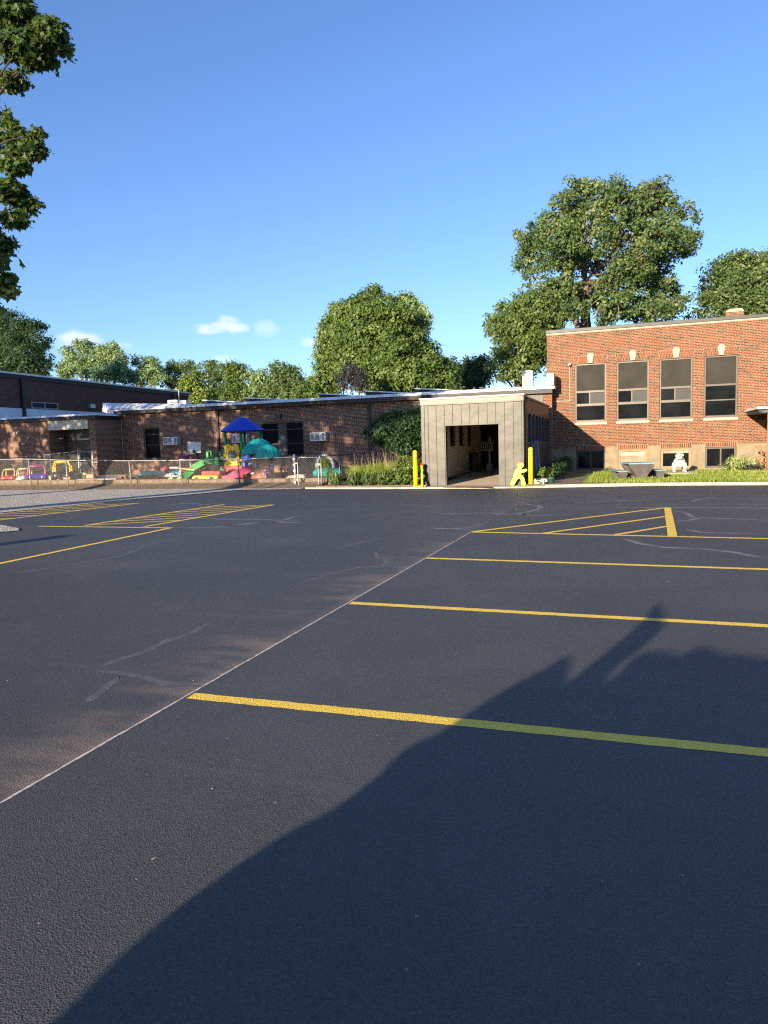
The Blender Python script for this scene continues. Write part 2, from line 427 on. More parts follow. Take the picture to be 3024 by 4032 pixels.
# ------------------------------------------------------------------ foliage
QUAD = np.array([(0,0),(.30,.42),(0,1),(-.30,.42)])
MAPLE = np.array([(0,0),(.12,.16),(.46,.10),(.34,.34),(.52,.62),(.24,.60),(0,1.05),(-.24,.60),(-.52,.62),(-.34,.34),(-.46,.10),(-.12,.16)])
LONG = np.array([(0,0),(.10,.4),(0,1),(-.10,.4)])
def leafmesh(name, parent, pos, out, tone, size, mat, shape=QUAD, droop=.35, rnd=1.0, updir=None, jit=.5):
    """pos (n,3) leaf roots, out (n,3) preferred facing, tone (n,)"""
    n = len(pos)
    nv = RNG.normal(size=(n,3))*rnd + out*1.1 + np.array([0,0,.45])
    nv /= np.linalg.norm(nv,axis=1,keepdims=True)
    if updir is None:
        u = RNG.normal(size=(n,3)); u[:,2] -= droop
    else:
        u = updir + RNG.normal(size=(n,3))*.25
    u -= nv*np.sum(u*nv,axis=1,keepdims=True); u /= np.linalg.norm(u,axis=1,keepdims=True)+1e-9
    w = np.cross(nv,u)
    s = size*(1+jit*RNG.uniform(-1,1,n))
    K = len(shape)
    V = np.zeros((n,K,3))
    for i,(a,b) in enumerate(shape):
        V[:,i,:] = pos + (w*a + u*b - nv*(.25*abs(a)+.12*b*b))*s[:,None]
    V = V.reshape(-1,3)
    me = D.meshes.new(name)
    if parent is not None:
        L = np.array(WM[parent.name].inverted()); V = V@L[:3,:3].T + L[:3,3]
    me.vertices.add(n*K); me.vertices.foreach_set('co', V.astype(np.float32).ravel())
    me.loops.add(n*K); me.loops.foreach_set('vertex_index', np.arange(n*K,dtype=np.int32))
    me.polygons.add(n); me.polygons.foreach_set('loop_start', np.arange(n,dtype=np.int32)*K)
    try: me.polygons.foreach_set('loop_total', np.full(n,K,dtype=np.int32))
    except Exception: pass
    at = me.attributes.new('tone','FLOAT','POINT'); at.data.foreach_set('value', np.repeat(np.clip(tone,0,1),K).astype(np.float32))
    me.update(calc_edges=True); me.validate()
    me.materials.append(mat)
    o = D.objects.new(name, me); COL.objects.link(o)
    if parent is not None: o.parent = parent; WM[o.name] = WM[parent.name]
    return o
def crown(name, parent, lobes, n, size, mat, clump=.7, per=55, shape=QUAD, shell=.55, flat=.75, droop=.35, rnd=1.0, keep=None):
    lobes = np.array([l[:6] for l in lobes], float)
    wt = (lobes[:,3]*lobes[:,4]*lobes[:,5])**.75; wt /= wt.sum()
    nc = max(4, n//per)
    li = RNG.choice(len(lobes), nc, p=wt)
    d = RNG.normal(size=(nc,3)); d[:,2] += .15; d /= np.linalg.norm(d,axis=1,keepdims=True)
    rr = shell + (1-shell)*RNG.uniform(0,1,nc)**.7
    rr *= np.where(RNG.uniform(size=nc)<.22, 1.0+RNG.uniform(0,.28,nc), 1.0)
    cc = lobes[li,:3] + d*lobes[li,3:6]*rr[:,None]
    ct = RNG.normal(.42,.19,nc)
    cr = clump*RNG.uniform(.55,1.35,nc)
    k = RNG.poisson(per*np.clip(cr/clump,.5,1.5)); idx = np.repeat(np.arange(nc),k)
    off = RNG.normal(size=(len(idx),3)); off /= np.linalg.norm(off,axis=1,keepdims=True)
    off *= (RNG.uniform(0,1,len(idx))**.5)[:,None]*cr[idx][:,None]; off[:,2] *= flat
    pos = cc[idx]+off
    out = d[idx]*.8 + off/(cr[idx][:,None]+1e-6)*.7
    tone = ct[idx] + RNG.normal(0,.11,len(idx))
    if keep is not None:
        kk = keep(pos); pos,out,tone = pos[kk],out[kk],tone[kk]
    return leafmesh(name, parent, pos, out, tone, size, mat, shape, droop, rnd), cc
def limb(mb, a, b, r0, r1, seed=0, n=6, wob=.12, segs=5):
    rg = random.Random(seed); a = Vector(a); b = Vector(b); L = (b-a).length; pts = []; rs = []
    for i in range(segs+1):
        t = i/segs; p = a.lerp(b,t)
        if 0 < i < segs: p += Vector((rg.uniform(-1,1),rg.uniform(-1,1),rg.uniform(-.5,.8)))*L*wob*.5
        pts.append(p); rs.append(r0+(r1-r0)*t)
    mb.tube(pts, rs, n); return pts
def tree(name, label, base, lobes, n, size, leaf, bark='bark', group=None, cat='tree', tr=None, split=.35, clump=.7, per=55, limbs=None, **kw):
    t = thing(name, label, cat, base, 0, group)
    L = np.array([l[:6] for l in lobes]); H = L[:,2].max()-base[2]
    r = tr or .022*H+.05
    mb = MB(); top = Vector((base[0]*.5+L[:,0].mean()*.5, base[1]*.5+L[:,1].mean()*.5, base[2]+H*split))
    limb(mb, base, top, r*1.25, r*.85, hash(name+str(round(base[0],1)))%999, 10, .06)
    for i,l in enumerate(lobes):
        c = Vector(l[:3]); rg = random.Random(i*13+5)
        pts = limb(mb, top, c, r*.5, r*.12, i+7, 6, .14)
        for j in range(3):
            q = c + Vector((rg.uniform(-1,1)*l[3],rg.uniform(-1,1)*l[4],rg.uniform(-.4,1)*l[5]))*.75
            limb(mb, pts[rg.choice((2,3,4))], q, r*.16, r*.04, i*31+j, 5, .16, 4)
    mb.build('trunk', M[bark], t, smooth=True)
    c, cc = crown('crown', t, lobes, n, size, M[leaf], clump, per, **kw)
    return t
def lob(c, x, y, rx, ry, Y, dY=0, rd=None):
    p = P(c, x, y, Y+dY); s = CR[c][2]*Y*1.0/FPX*1.03
    a = rx*s; b = ry*s
    return (p[0], p[1], p[2], a, (rd if rd else (a+b)/2), b)

def big_right():
    Y = 57
    L = [lob('t7',*a,Y,dy) for a,dy in [((820,230,200,150),0),((620,330,150,150),2),((1010,270,160,140),-2),((1235,260,150,150),1),((1400,400,130,140),0),
      ((420,480,140,120),0),((600,520,170,150),-3),((820,470,170,130),-4),((1050,460,160,130),3),((1260,490,170,140),-3),((1440,560,110,110),1),((380,640,125,120),1),
      ((480,780,170,110),-3),((650,680,150,110),1),((860,650,130,100),3),((1060,700,150,110),-3),((1290,680,150,90),0),((1000,860,170,110),-3),((1340,860,130,70),0),
      ((1180,800,120,90),4),((800,900,120,110),3),((620,930,170,100),-2),((930,1020,120,100),4),((1150,1000,150,90),1),((1390,960,110,80),-1),((1320,1050,150,60),1),((1230,180,80,70),0),((1320,190,40,50),0),((640,1010,90,70),-4),((850,1050,70,60),-3),((1000,970,110,80),-4),((1230,1010,120,70),-4),((560,880,120,90),-3),((540,1050,130,80),0),((400,1010,120,80),1),((690,1080,90,60),-1),((500,940,120,80),2),((330,960,90,60),1),((730,140,50,60),0),((830,110,40,40),0)]]
    b = P('t7',770,1140,Y)
    t = thing('shade_tree','largest broad green tree rising behind the tall red brick building','tree',(b[0],b[1],0))
    mb = MB()
    def pt(x,y,dY=0): return P('t7',x,y,Y+dY)
    base = (b[0],b[1],0)
    limb(mb, base, pt(768,1100), .55, .42, 3, 10, .02)
    limb(mb, pt(768,1110), pt(770,930), .38, .3, 4, 9, .03); limb(mb, pt(770,930), pt(755,640,1), .26, .16, 5, 8, .05); limb(mb, pt(755,640,1), pt(760,350), .16, .05, 6, 7, .08)
    limb(mb, pt(720,1140,-1), pt(690,1070,-1), .25, .2, 8, 7, .03); limb(mb, pt(690,885,-2), pt(610,720,-2), .22, .13, 9, 8, .03); limb(mb, pt(770,950,-1), pt(690,885,-2), .25,.2, 10,8,.02)
    limb(mb, pt(895,1130,-1), pt(930,1000,-2), .28, .2, 11, 8, .05); limb(mb, pt(930,1000,-2), pt(1010,830,-2), .2, .12, 12, 8, .06); limb(mb, pt(1010,830,-2), pt(1015,660,-2), .12, .06, 12, 8, .06)
    limb(mb, pt(1030,980,2), pt(1130,700,0), .25, .14, 13, 8, .06); limb(mb, pt(1130,700), pt(1200,540), .15, .06, 14, 7, .06)
    limb(mb, pt(1100,1010), pt(1270,930,-3), .1, .06, 15, 6, .1); limb(mb, pt(1270,930,-3), pt(1390,975,-3), .06,.03,16,5,.1)
    for i,l in enumerate(L):
        rg = random.Random(i)
        for j in range(4):
            q = Vector(l[:3])+Vector((rg.uniform(-1,1)*l[3],rg.uniform(-1,1)*l[4],rg.uniform(-1,1)*l[5]))*.8
            limb(mb, l[:3], q, .07, .02, i*7+j, 5, .2, 4)
        limb(mb, pt(770+ (i%3)*110,800), l[:3], .07, .03, i+50, 6, .12)
    mb.build('trunk', M['bark'], t, smooth=True)
    crown('crown', t, L, 70000, .22, M['lf_big'], .5, 48, shell=.35, droop=.6)
big_right()

def far_right():
    Y = 62
    L = [lob('k6',*a,Y,dy) for a,dy in [((1150,330,330,260),0),((1550,250,280,250),1),((900,520,260,230),0),((1300,560,330,260),-3),((1650,520,250,250),-1),((800,800,240,180),-1),((1150,850,300,200),-4),((1500,820,300,200),-3),((720,690,140,110),0),((1250,120,160,100),0),((1000,170,150,110),0),((1900,400,400,350),0)]]
    tree('shade_tree','full green tree behind the brick chimney at the right edge','tree' and (P('k6',1500,900,Y)[0],Y,0), L, 34000, .23, 'lf_big', clump=.8, per=60, shell=.3, droop=.5)
far_right()
def droopy():
    Y = 47
    L = [lob('t7',*a,Y,dy) for a,dy in [((250,1010,140,70),0),((400,960,150,80),1),((140,1090,80,70),0),((300,1110,180,100),-1),((180,1180,110,70),0),((330,1260,200,110),-1),((260,1400,170,120),-1),((420,1130,150,140),0),((420,1300,150,160),0),((150,1330,60,60),0),((420,1000,130,110),1),((530,1120,110,120),2),((480,1230,120,120),1),((80,1100,40,40),0)]]
    b = P('t7',300,1400,Y)
    tree('drooping_tree','yellowish green drooping tree against the left corner of the tall brick building',(b[0],Y,0), L, 32000, .18, 'lf_droop', clump=.42, per=46, shell=.35, droop=1.4, tr=.2)
droopy()
def round_tree():
    Y = 62
    L = [lob('k7',*a,Y,dy) for a,dy in [((545,95,75,55),0),((540,150,110,80),0),((440,225,100,95),-2),((670,255,130,115),-2),((330,300,130,120),-1),((530,320,170,130),-4),((760,340,150,130),-4),((260,440,140,130),-1),((440,470,170,130),-5),((640,500,170,130),-5),((850,400,120,130),-2),((880,520,130,130),-3),
       ((220,590,110,120),-1),((380,640,170,130),-5),((570,660,160,120),-6),((760,640,150,120),-6),((940,620,130,120),-2),((1030,590,90,80),-1),((640,790,140,110),-7),((830,770,140,110),-7),((1000,740,140,100),-5),((1120,720,100,80),-3),((1180,800,90,80),-4),((200,740,120,130),-3),((950,850,160,70),-7),((700,870,140,70),-7),((1110,850,130,70),-6),((560,830,100,90),-5),((190,850,120,80),-4)]]
    b = P('k7',600,880,Y)
    tree('round_tree','big dense bright green dome shaped tree behind the roof panels',(b[0],Y,0), L, 70000, .24, 'lf_bright', clump=.6, per=56, shell=.55, droop=1.0, rnd=.8)
    Y = 70
    L = [lob('k7',*a,Y) for a in [(850,190,50,70),(900,240,60,70),(960,280,60,80),(990,330,40,50),(800,180,60,60),(900,420,110,120)]]
    tree('pale_tree','pale topped tree peeking over the right shoulder of the big dome shaped tree',(P('k7',900,800,Y)[0],Y,0), L, 5200, .26, 'lf_pale', clump=.6, per=45, shell=.3)
    L = [lob('k7',*a,Y) for a in [(240,260,40,60),(200,320,50,60),(160,420,50,60),(160,520,50,70),(110,640,40,40),(160,600,60,80),(250,400,110,160)]]
    tree('pale_tree','pale topped tree peeking past the left side of the big dome shaped tree',(P('k7',200,900,Y)[0],Y,0), L, 5200, .26, 'lf_pale', clump=.6, per=45, shell=.3)
    Y = 50
    L = [lob('k7',*a,Y) for a in [(390,800,110,90),(330,840,80,80),(460,850,80,70),(380,740,60,50)]]
    tree('bare_shrub','dark purplish half bare shrub in front of the dome shaped tree',(P('k7',390,900,Y)[0],Y,0), L, 2400, .16, 'lf_purple', bark='bark_dark', cat='shrub', clump=.5, per=40, shell=.2, tr=.12)
    Y = 85
    L = [lob('k7',*a,Y) for a in [(1300,760,90,80),(1390,720,80,70),(1450,760,70,90),(1350,830,140,80),(1460,680,40,40),(1230,720,50,50)]]
    tree('dark_tree','dark bluish green tree low on the skyline between dome tree and drooping tree',(P('k7',1380,880,Y)[0],Y,0), L, 11000, .30, 'lf_dark', clump=.9, per=50, shell=.5)
round_tree()
def left_back():
    Y = 66
    L = [lob('t8',*a,Y,dy) for a,dy in [((40,90,80,70),0),((110,110,60,60),-1),((170,120,60,55),0),((60,190,110,80),-2),((180,190,70,70),-1),((110,270,110,80),-3),((215,240,45,70),0),((200,310,70,60),-2),((40,300,90,80),-3),((140,360,120,60),-3),((-60,150,110,110),0),((-60,290,110,110),0)]]
    tree('dark_tree','tall dark green tree over the left end of the gym roof',(P('t8',80,400,Y)[0],Y,0), L, 34000, .25, 'lf_dark', clump=.8, per=55, shell=.5, droop=.8)
    Y = 92
    L = [lob('t8',*a,Y,dy) for a,dy in [((430,215,80,50),0),((350,250,50,50),0),((520,250,80,55),0),((600,270,50,55),0),((400,300,90,60),-2),((330,330,50,50),0),((500,320,90,60),-2),((600,330,55,60),0),((560,220,40,30),0)]]
    tree('pale_tree','rounded pale silvery tree right of the tall dark tree behind the gym roof',(P('t8',450,420,Y)[0],Y,0), L, 20000, .29, 'lf_pale', clump=.8, per=45, shell=.35)
    rows = [('hedgerow_tree','low bluish green tree just over the gym roof in front of the pale silvery tree','lf_bluegreen',78,[(540,350,90,50),(640,370,60,50),(470,350,50,40),(590,310,30,35)],3500),
      ('hedgerow_tree','olive green tree with spiky top next right of the silvery tree','lf_pale',96,[(700,300,50,45),(760,310,60,50),(720,370,80,50),(800,360,50,50)],3600),
      ('hedgerow_tree','broad mid green tree over the low end of the gym roof','lf_big',100,[(860,320,60,50),(930,320,60,45),(880,390,90,50),(970,370,50,60)],4200),
      ('hedgerow_tree','yellow green bushy tree right at the end of the gym roof','lf_yellow',76,[(960,400,60,50),(1010,430,50,50),(930,440,40,40),(985,350,25,35)],3000),
      ('hedgerow_tree','upright mid green tree behind the first roof panel from the left','lf_big',92,[(1050,330,45,60),(1110,340,45,55),(1080,400,70,60),(1120,440,70,40)],3800),
      ('hedgerow_tree','bright green tree with pointed tips behind the second roof panel','lf_bright',88,[(1160,360,50,70),(1200,350,40,65),(1190,430,70,50)],3800),
      ('hedgerow_tree','loose pale green tree left of the pointed poplar','lf_pale',88,[(1270,390,50,70),(1320,380,45,60),(1290,440,70,40)],3600),
      ('poplar_tree','pointed poplar with the tallest tip along the hedgerow','lf_big',86,[(1385,340,28,60),(1410,380,35,70),(1370,410,40,60),(1400,440,50,40)],3000),
      ('poplar_tree','twin tipped poplar between the pointed poplar and the dome shaped tree','lf_big',86,[(1445,350,25,60),(1480,360,28,65),(1500,390,30,60),(1460,420,50,60)],3200),
      ('hedgerow_tree','low bright green tree at the left foot of the dome shaped tree','lf_bright',80,[(1560,400,40,40),(1610,400,40,50),(1580,440,70,40),(1530,440,30,40)],2600)]
    for nm,lab,lf,Y,ls,n in rows:
        L = [lob('t8',x,y,rx,ry,Y) for x,y,rx,ry in ls]
        mxx = sum(q[0] for q in ls)/len(ls); L += [lob('t8',mxx-35,470,55,60,Y), lob('t8',mxx+35,480,55,60,Y)]
        bx = sum(l[0] for l in L)/len(L)
        tree(nm, lab, (bx,Y,0), L, int(n*2.3), .29, lf, group='trees on the skyline behind the school', clump=.75, per=42, shell=.35, droop=-.6)
left_back()

# the maple at the left edge of the photo; most of it stands outside the frame
def maple():
    Y = 14
    vis = [lob('s',*a,Y,dy) for a,dy in [((60,60,120,110),0),((190,140,95,75),-.3),((90,185,110,85),-.5),((150,225,110,50),0),((245,175,50,60),0),((40,320,80,55),0),((80,560,85,75),.2),((30,480,50,60),0),((130,590,70,65),0),((60,640,80,60),-.3),((150,530,40,40),0),
       ((50,760,80,70),0),((120,800,55,55),.3),((60,860,70,50),-.3),((10,960,50,70),0),((10,1050,35,50),0),((40,1095,35,14),0),((20,1140,25,12),0)]]
    t = thing('maple_tree','dark maple with big lobed leaves reaching in at the upper left edge','tree',(-18.2,13.0,0))
    off = [(-16.6,13,9.5,2.2,2.4,3.2),(-19.2,12,11,3.4,3.4,3.6),(-18.5,14.5,7.6,3.2,3,2.2),(-21.5,13,8.5,3,3,3),(-16.4,14.2,6.6,1.5,1.8,1.4),(-17.5,12,13.5,3,3,2)]
    mb = MB(); limb(mb,(-18.2,13,-.1),(-18.0,13.1,5.2),.42,.3,5,12,.03)
    for i,l in enumerate(vis+off):
        limb(mb,(-18.0,13.1,4.6+min(l[2]*.3,3)),l[:3],(.04 if i<len(vis) else .13),.015,i,6,.08,6)
    for i,l in enumerate(vis):
        rg = random.Random(i+90)
        for j in range(5):
            q = Vector(l[:3])+Vector((rg.uniform(-.6,1)*l[3],rg.uniform(-1,1)*l[4],rg.uniform(-1,1)*l[5]))
            limb(mb, l[:3], q, .022, .006, i*9+j, 5, .15, 4)
    mb.build('trunk', M['bark_dark'], t, smooth=True)
    c1,_ = crown('crown', t, [(l[0],l[1],l[2],max(.09,l[3]-.17),max(.12,l[4]-.12),max(.07,l[5]-.15)) for l in vis], 20000, .115, M['lf_maple'], .21, 26, shape=MAPLE, shell=.2, droop=.9)
    c2,_ = crown('crown', t, off, 9500, .26, M['lf_maple'], .8, 60, shape=MAPLE, shell=.3, droop=.8)
maple()
# trees outside the frame on the left, behind the camera: they throw the dappled shade on the low wing
def shade_trees():
    spec = [(-26,11.5,[(-26,11,8.6,4.3,3.6,3.2),(-23.5,13,7.2,2.8,2.5,2.2),(-28.6,12.5,7,3.2,3,2.4),(-25,11,12,3.2,3,2.4),(-22,13,5.9,2.6,1.6,1.7),(-26.5,13,5.8,2.8,1.6,1.7)],'first shade tree in the row outside the left edge beside the maple'),
            (-35,11.5,[(-35,11,8.4,4.6,3.8,3.4),(-32,13,6.8,3,2.8,2.4),(-38,12.5,7,3.4,3,2.6),(-31,13,5.7,2.8,1.6,1.8),(-35.5,13,5.5,2.8,1.6,1.9),(-39.5,13,5.5,2.8,1.6,1.9)],'second shade tree in the row outside the left edge, farther from the lot'),
            (-44,12,[(-44,11,8,4.6,3.8,3.6),(-41,13,6.5,3,2.8,2.6),(-47,12.5,7,3.4,3,2.6),(-43.5,13,5.5,2.8,1.6,1.9)],'third shade tree in the row outside the left edge, farthest from the lot'),
            (-21.5,-2.5,[(-21.5,-2.5,9.7,4.4,4,2.9),(-19.7,-1,8.7,2.4,2.6,2.0),(-24,-2,8.7,2.8,2.6,2.0)],'shade tree standing behind the camera on its left')]
    for x,y,L,lab in spec:
        tree('shade_tree', lab, (x,y,0), L, 1700*len(L), .34, 'lf_maple', group='shade trees left of the lot', clump=.68, per=60, shell=.3, split=.3)
shade_trees()

# ------------------------------------------------------------------ ground
def sheet(name, pts, z, mat, parent=None, h=0):
    mb = MB()
    if h: mb.prism([(p[0],p[1],z-h) for p in pts], (0,0,h))
    else: mb.add([(p[0],p[1],z) for p in pts], [tuple(range(len(pts)))])
    o = mb.build(name, mat, parent)
    if not h and o.data.polygons[0].normal.z < 0: o.data.flip_normals()
    return o
struct(sheet('ground', [(-700,-700),(700,-700),(700,700),(-700,700)], -.06, M['earth']))
lot = sheet('parking_lot', [(-70,-60),(60,-60),(60,24.9),(-70,24.9)], 0, M['asphalt'])
struct(lot)
KERB = [(-15.2,24.75),(-11.6,24.5),(-9.2,24.2),(-7.0,24.05),(-4.7,23.92),(-2.6,24.15),(1.0,24.8),(4.1,24.65),(9,24.55),(22,24.5)]
def strip(name, pts, w, z, mat, parent, jit=0, step=.25, taper=False):
    # a painted strip along a polyline with slightly uneven edges
    P_ = [Vector((p[0],p[1],0)) for p in pts]; res = [P_[0]]
    for a,b in zip(P_,P_[1:]):
        n = max(1,int((b-a).length/step))
        for i in range(1,n+1): res.append(a.lerp(b,i/n))
    vs = []; fs = []; n = len(res)
    for i,p in enumerate(res):
        t = (res[min(i+1,n-1)]-res[max(i-1,0)]).normalized(); q = Vector((-t.y,t.x,0))
        ww = w*.5*(1-.75*abs(2*i/(n-1)-1)**3 if taper else 1)
        a = p+q*(ww+random.uniform(-jit,jit)); b = p-q*(ww+random.uniform(-jit,jit))
        vs += [(a.x,a.y,z),(b.x,b.y,z)]
        if i: fs.append((2*i-2,2*i-1,2*i+1,2*i))
    return MB().add(vs,fs).build(name, mat, parent)
Z1, Z2 = .0014, .0022
def line(a, b, w=.105, z=Z1, name='stall_line', par=lot): return strip(name, [a,b], w, z, M['yellow'], par, .004, .06)
L1 = [(G('m',412,1503),G('m',1659,1626)),(G('m',757,1302.5),G('m',1659,1352)),(G('m',918,1205.5),G('m',1659,1230)),(G('r2',195,244),G('r2',1659,277))]
for a,b in L1:
    d = Vector(b)-Vector(a); b2 = Vector(a)+d*1.7
    line(a, (b2.x,b2.y))
# triangular hatched island on the right
tri = [G('r2',*p) for p in [(205,243),(1150,125),(1163,124),(1188,265),(555,250),(1152,168),(905,258),(1160,216)]]
zn = D.objects.new('hatched_island', None); COL.objects.link(zn); zn.parent = lot
mb_parent = zn; WM['hatched_island'] = Matrix.Identity(4)
line(tri[0],tri[1],.10,Z2,'outline_stripe',zn); line(tri[2],tri[3],.14,.003,'outline_stripe',zn)
line(tri[4],tri[5],.10,Z2,'hatch_stripe',zn); line(tri[6],tri[7],.10,Z2,'hatch_stripe',zn)
# hatched access aisle in the middle distance, with the stall lines beside it
z2 = D.objects.new('hatched_aisle', None); COL.objects.link(z2); z2.parent = lot; WM[z2.name] = Matrix.Identity(4)
A = [G('r1',*p) for p in [(460,262),(1220,147),(1490,149),(785,268)]]
line(A[0],A[1],.11,Z2,'outline_stripe',z2); line(A[3],A[2],.11,Z2,'outline_stripe',z2)
for k in range(7):
    t0 = .02+k*.135; t1 = min(1,t0+.22)
    a = Vector(A[0]).lerp(Vector(A[1]),t0); b = Vector(A[3]).lerp(Vector(A[2]),t1)
    line((a.x+.05,a.y),(b.x-.05,b.y),.10,Z1,'hatch_stripe',z2)
line(G('r1',210,266),G('r1',935,275),.10,.003); 
e0, e1 = Vector(G('r1',930,275)),Vector(G('r1',0,469)); e2 = e0+(e1-e0)*1.6; line((e0.x,e0.y),(e2.x,e2.y),.11,.0038)
z3 = D.objects.new('hatched_aisle', None); COL.objects.link(z3); z3.parent = lot; WM[z3.name] = Matrix.Identity(4)
B0,B1,B2,B3 = [(-16.35,13.4),(-15.6,18.2),(-14.25,18.15),(-14.6,12.6)]
line(B0,B1,.10,Z2,'outline_stripe',z3); line(B3,B2,.11,Z2,'outline_stripe',z3)
for k in range(7):
    t0 = .0+k*.13; a = Vector(B0).lerp(Vector(B1),t0); b = Vector(B3).lerp(Vector(B2),min(1,t0+.2)); line((a.x+.05,a.y),(b.x-.05,b.y),.10,Z1,'hatch_stripe',z3)
# the pale seam
s0, s1 = Vector(G('m',0,1735)),Vector(G('m',1018,1149)); s2 = s0-(s1-s0)*.15
strip('seam_line', [(s2.x,s2.y),(s1.x,s1.y)], .014, Z1, M['chalk'], lot, .0035, .04)
# faint pale line near the far side, right
strip('seam_line', [G('r2',905,122),G('r2',1659,126)], .03, Z1, M['chalk'], lot, .008, .1)
# sealed cracks
CK = [[('r1',0,532),('r1',200,505),('r1',330,480),('r1',560,448),('r1',660,425),('r1',740,395),('r1',800,368),('r1',880,350),('r1',955,335)],
 [('r3',420,372),('r3',500,335),('r3',620,298),('r3',730,248),('r3',830,210),('r3',900,172),('r3',950,160)],
 [('r3',420,375),('r3',540,390),('r3',640,405),('r3',700,432),('r3',800,442),('r3',900,448)],
 [('r3',520,400),('r3',450,460),('r3',370,520)],
 [('r1',935,274),('r1',1100,275),('r1',1230,268),('r1',1330,252),('r1',1480,243),('r1',1659,246)],
 [('r1',1100,222),('r1',1240,228),('r1',1400,228),('r1',1540,233),('r1',1600,215),('r1',1640,208)],
 [('r2',0,148),('r2',110,155),('r2',240,150),('r2',430,157),('r2',520,164),('r2',700,160)],
 [('r2',430,97),('r2',470,108),('r2',530,115),('r2',540,125),('r2',500,140),('r2',430,152),('r2',480,165)],
 [('r2',1190,140),('r2',1250,148),('r2',1280,165),('r2',1310,178),('r2',1260,188),('r2',1170,192)],
 [('r2',1280,172),('r2',1460,178),('r2',1659,186)],
 [('r2',950,278),('r2',1020,300),('r2',1150,320),('r2',1330,327),('r2',1500,345),('r2',1580,362),('r2',1659,372)],
 [('r2',0,226),('r2',90,228),('r2',190,222)],
 [('r2',1250,230),('r2',1330,246),('r2',1500,250),('r2',1620,252)],
 [('m',650,1259),('m',710,1240),('m',775,1226),('m',830,1222),('m',840,1210),('m',815,1205),('m',812,1195),('m',826,1184)],
 [('m',724,1186),('m',770,1174),('m',826,1163)],
 [('m',490,1137),('m',560,1130),('m',650,1124)],
 [('r1',870,155),('r1',1010,140),('r1',1150,150)],[('r2',700,100),('r2',900,90),('r2',1100,88)],[('r2',1280,95),('r2',1330,80),('r2',1410,70)]]
for c in CK:
    pts = [G(*q) for q in c]
    strip('sealed_crack', [(p[0],p[1]) for p in pts], .085 if pts[0][1] < 10 else .13, .0007, M['sealer' if pts[0][1] < 10 else 'sealer_pale'], lot, .016, .08, True)
for y in (17.6,19.3,20.6,21.6,22.5,23.2):
    x0 = random.uniform(-9,-3); strip('sealed_crack', [(x0,y+random.uniform(-.2,.2)),(x0+4,y+random.uniform(-.15,.15)),(x0+9+random.uniform(0,6),y+.1)], (.05), .0007, M['sealer_pale'], lot, .012, .3, True)
# gravel drive at the left
gp = [(-16.2,10.6),(-16.5,14.2),(-16.05,16.5),(-15.85,18.3),(-15.55,19.4),(-14.85,21.3),(-14.3,23.9),(-11.8,24.35),(-11.8,25.0),(-15,25.2),(-20,26.2),(-70,27.5),(-70,8)]
struct(sheet('gravel_drive', gp, .012, M['gravel']))
struct(sheet('gravel_patch', [(-14.6,12.6),(-13.4,12.25),(-12.3,11.7),(-11.9,11.3),(-12.3,11.0),(-13.6,10.9),(-15.9,10.9),(-15.9,12.6)], .016, M['gravel']))
# concrete walk with its low kerb, level with the vestibule floor
kin = [(-15.2,25.15),(-11.6,24.95),(-7.3,24.9)]
walk = [KERB[i] for i in range(1,6)]+[(-2.55,24.95),(-11.6,24.95)]
struct(sheet('sidewalk', walk, .05, M['concrete'], h=.12))
kb = [KERB[i] for i in range(5,10)]; 
struct(sheet('kerb', kb+[(p[0],p[1]+.3) for p in reversed(kb)], .095, M['concrete'], h=.2))
rp = [G('c5',392,1158,.054),G('c5',935,1158,.054),G('c5',935,1148,.054),G('c5',560,1146,.054)]
struct(sheet('red_kerb_paint', [(p[0],p[1]) for p in rp], .054, M['red_paint']))
struct(sheet('lawn', [(-3.3,24.45),(-2.55,24.45),(1.0,25.1),(4.1,24.95),(9,24.85),(22,24.8),(22,34.3),(-3.3,34.3)], .09, M['lawn'], h=.1))
struct(sheet('mulch_bed', [(-3.28,24.5),(-2.2,24.6),(-1.2,25.4),(-1.9,27.5),(-2.3,30),(-2.2,33),(-.9,34.28),(-3.28,34.28)], .098, M['mulch']))
struct(sheet('flower_bed_soil', [(-11.35,24.98),(-7.15,24.98),(-7.15,33.6),(-11.35,33.6)], .07, M['mulch'], h=.1))
struct(MB().add([(-45,25.0,.0),(-15.2,24.8,-.01),(-11.4,24.75,-.01),(-11.4,26.15,.16),(-15.2,26.15,.2),(-30,26.15,.24),(-45,26.15,.24)],[(0,1,4,5),(1,2,3,4),(0,5,6)]).build('leaf_litter_bank', M['soil'], None))
struct(MB().add([(-46,26.2,.30),(-26,26.2,.30),(-11.35,26.2,.22),(-11.35,33.7,.30),(-27,33.7,.32),(-46,33.7,.34)],[(0,1,4,5),(1,2,3,4)]).build('playground_surface', M['red_mulch'], None))
struct(sheet('entrance_pad', [(-30.6,27.6),(-22.9,27.6),(-22.9,31.55),(-30.6,33.7)], .36, M['concrete'], h=.06))

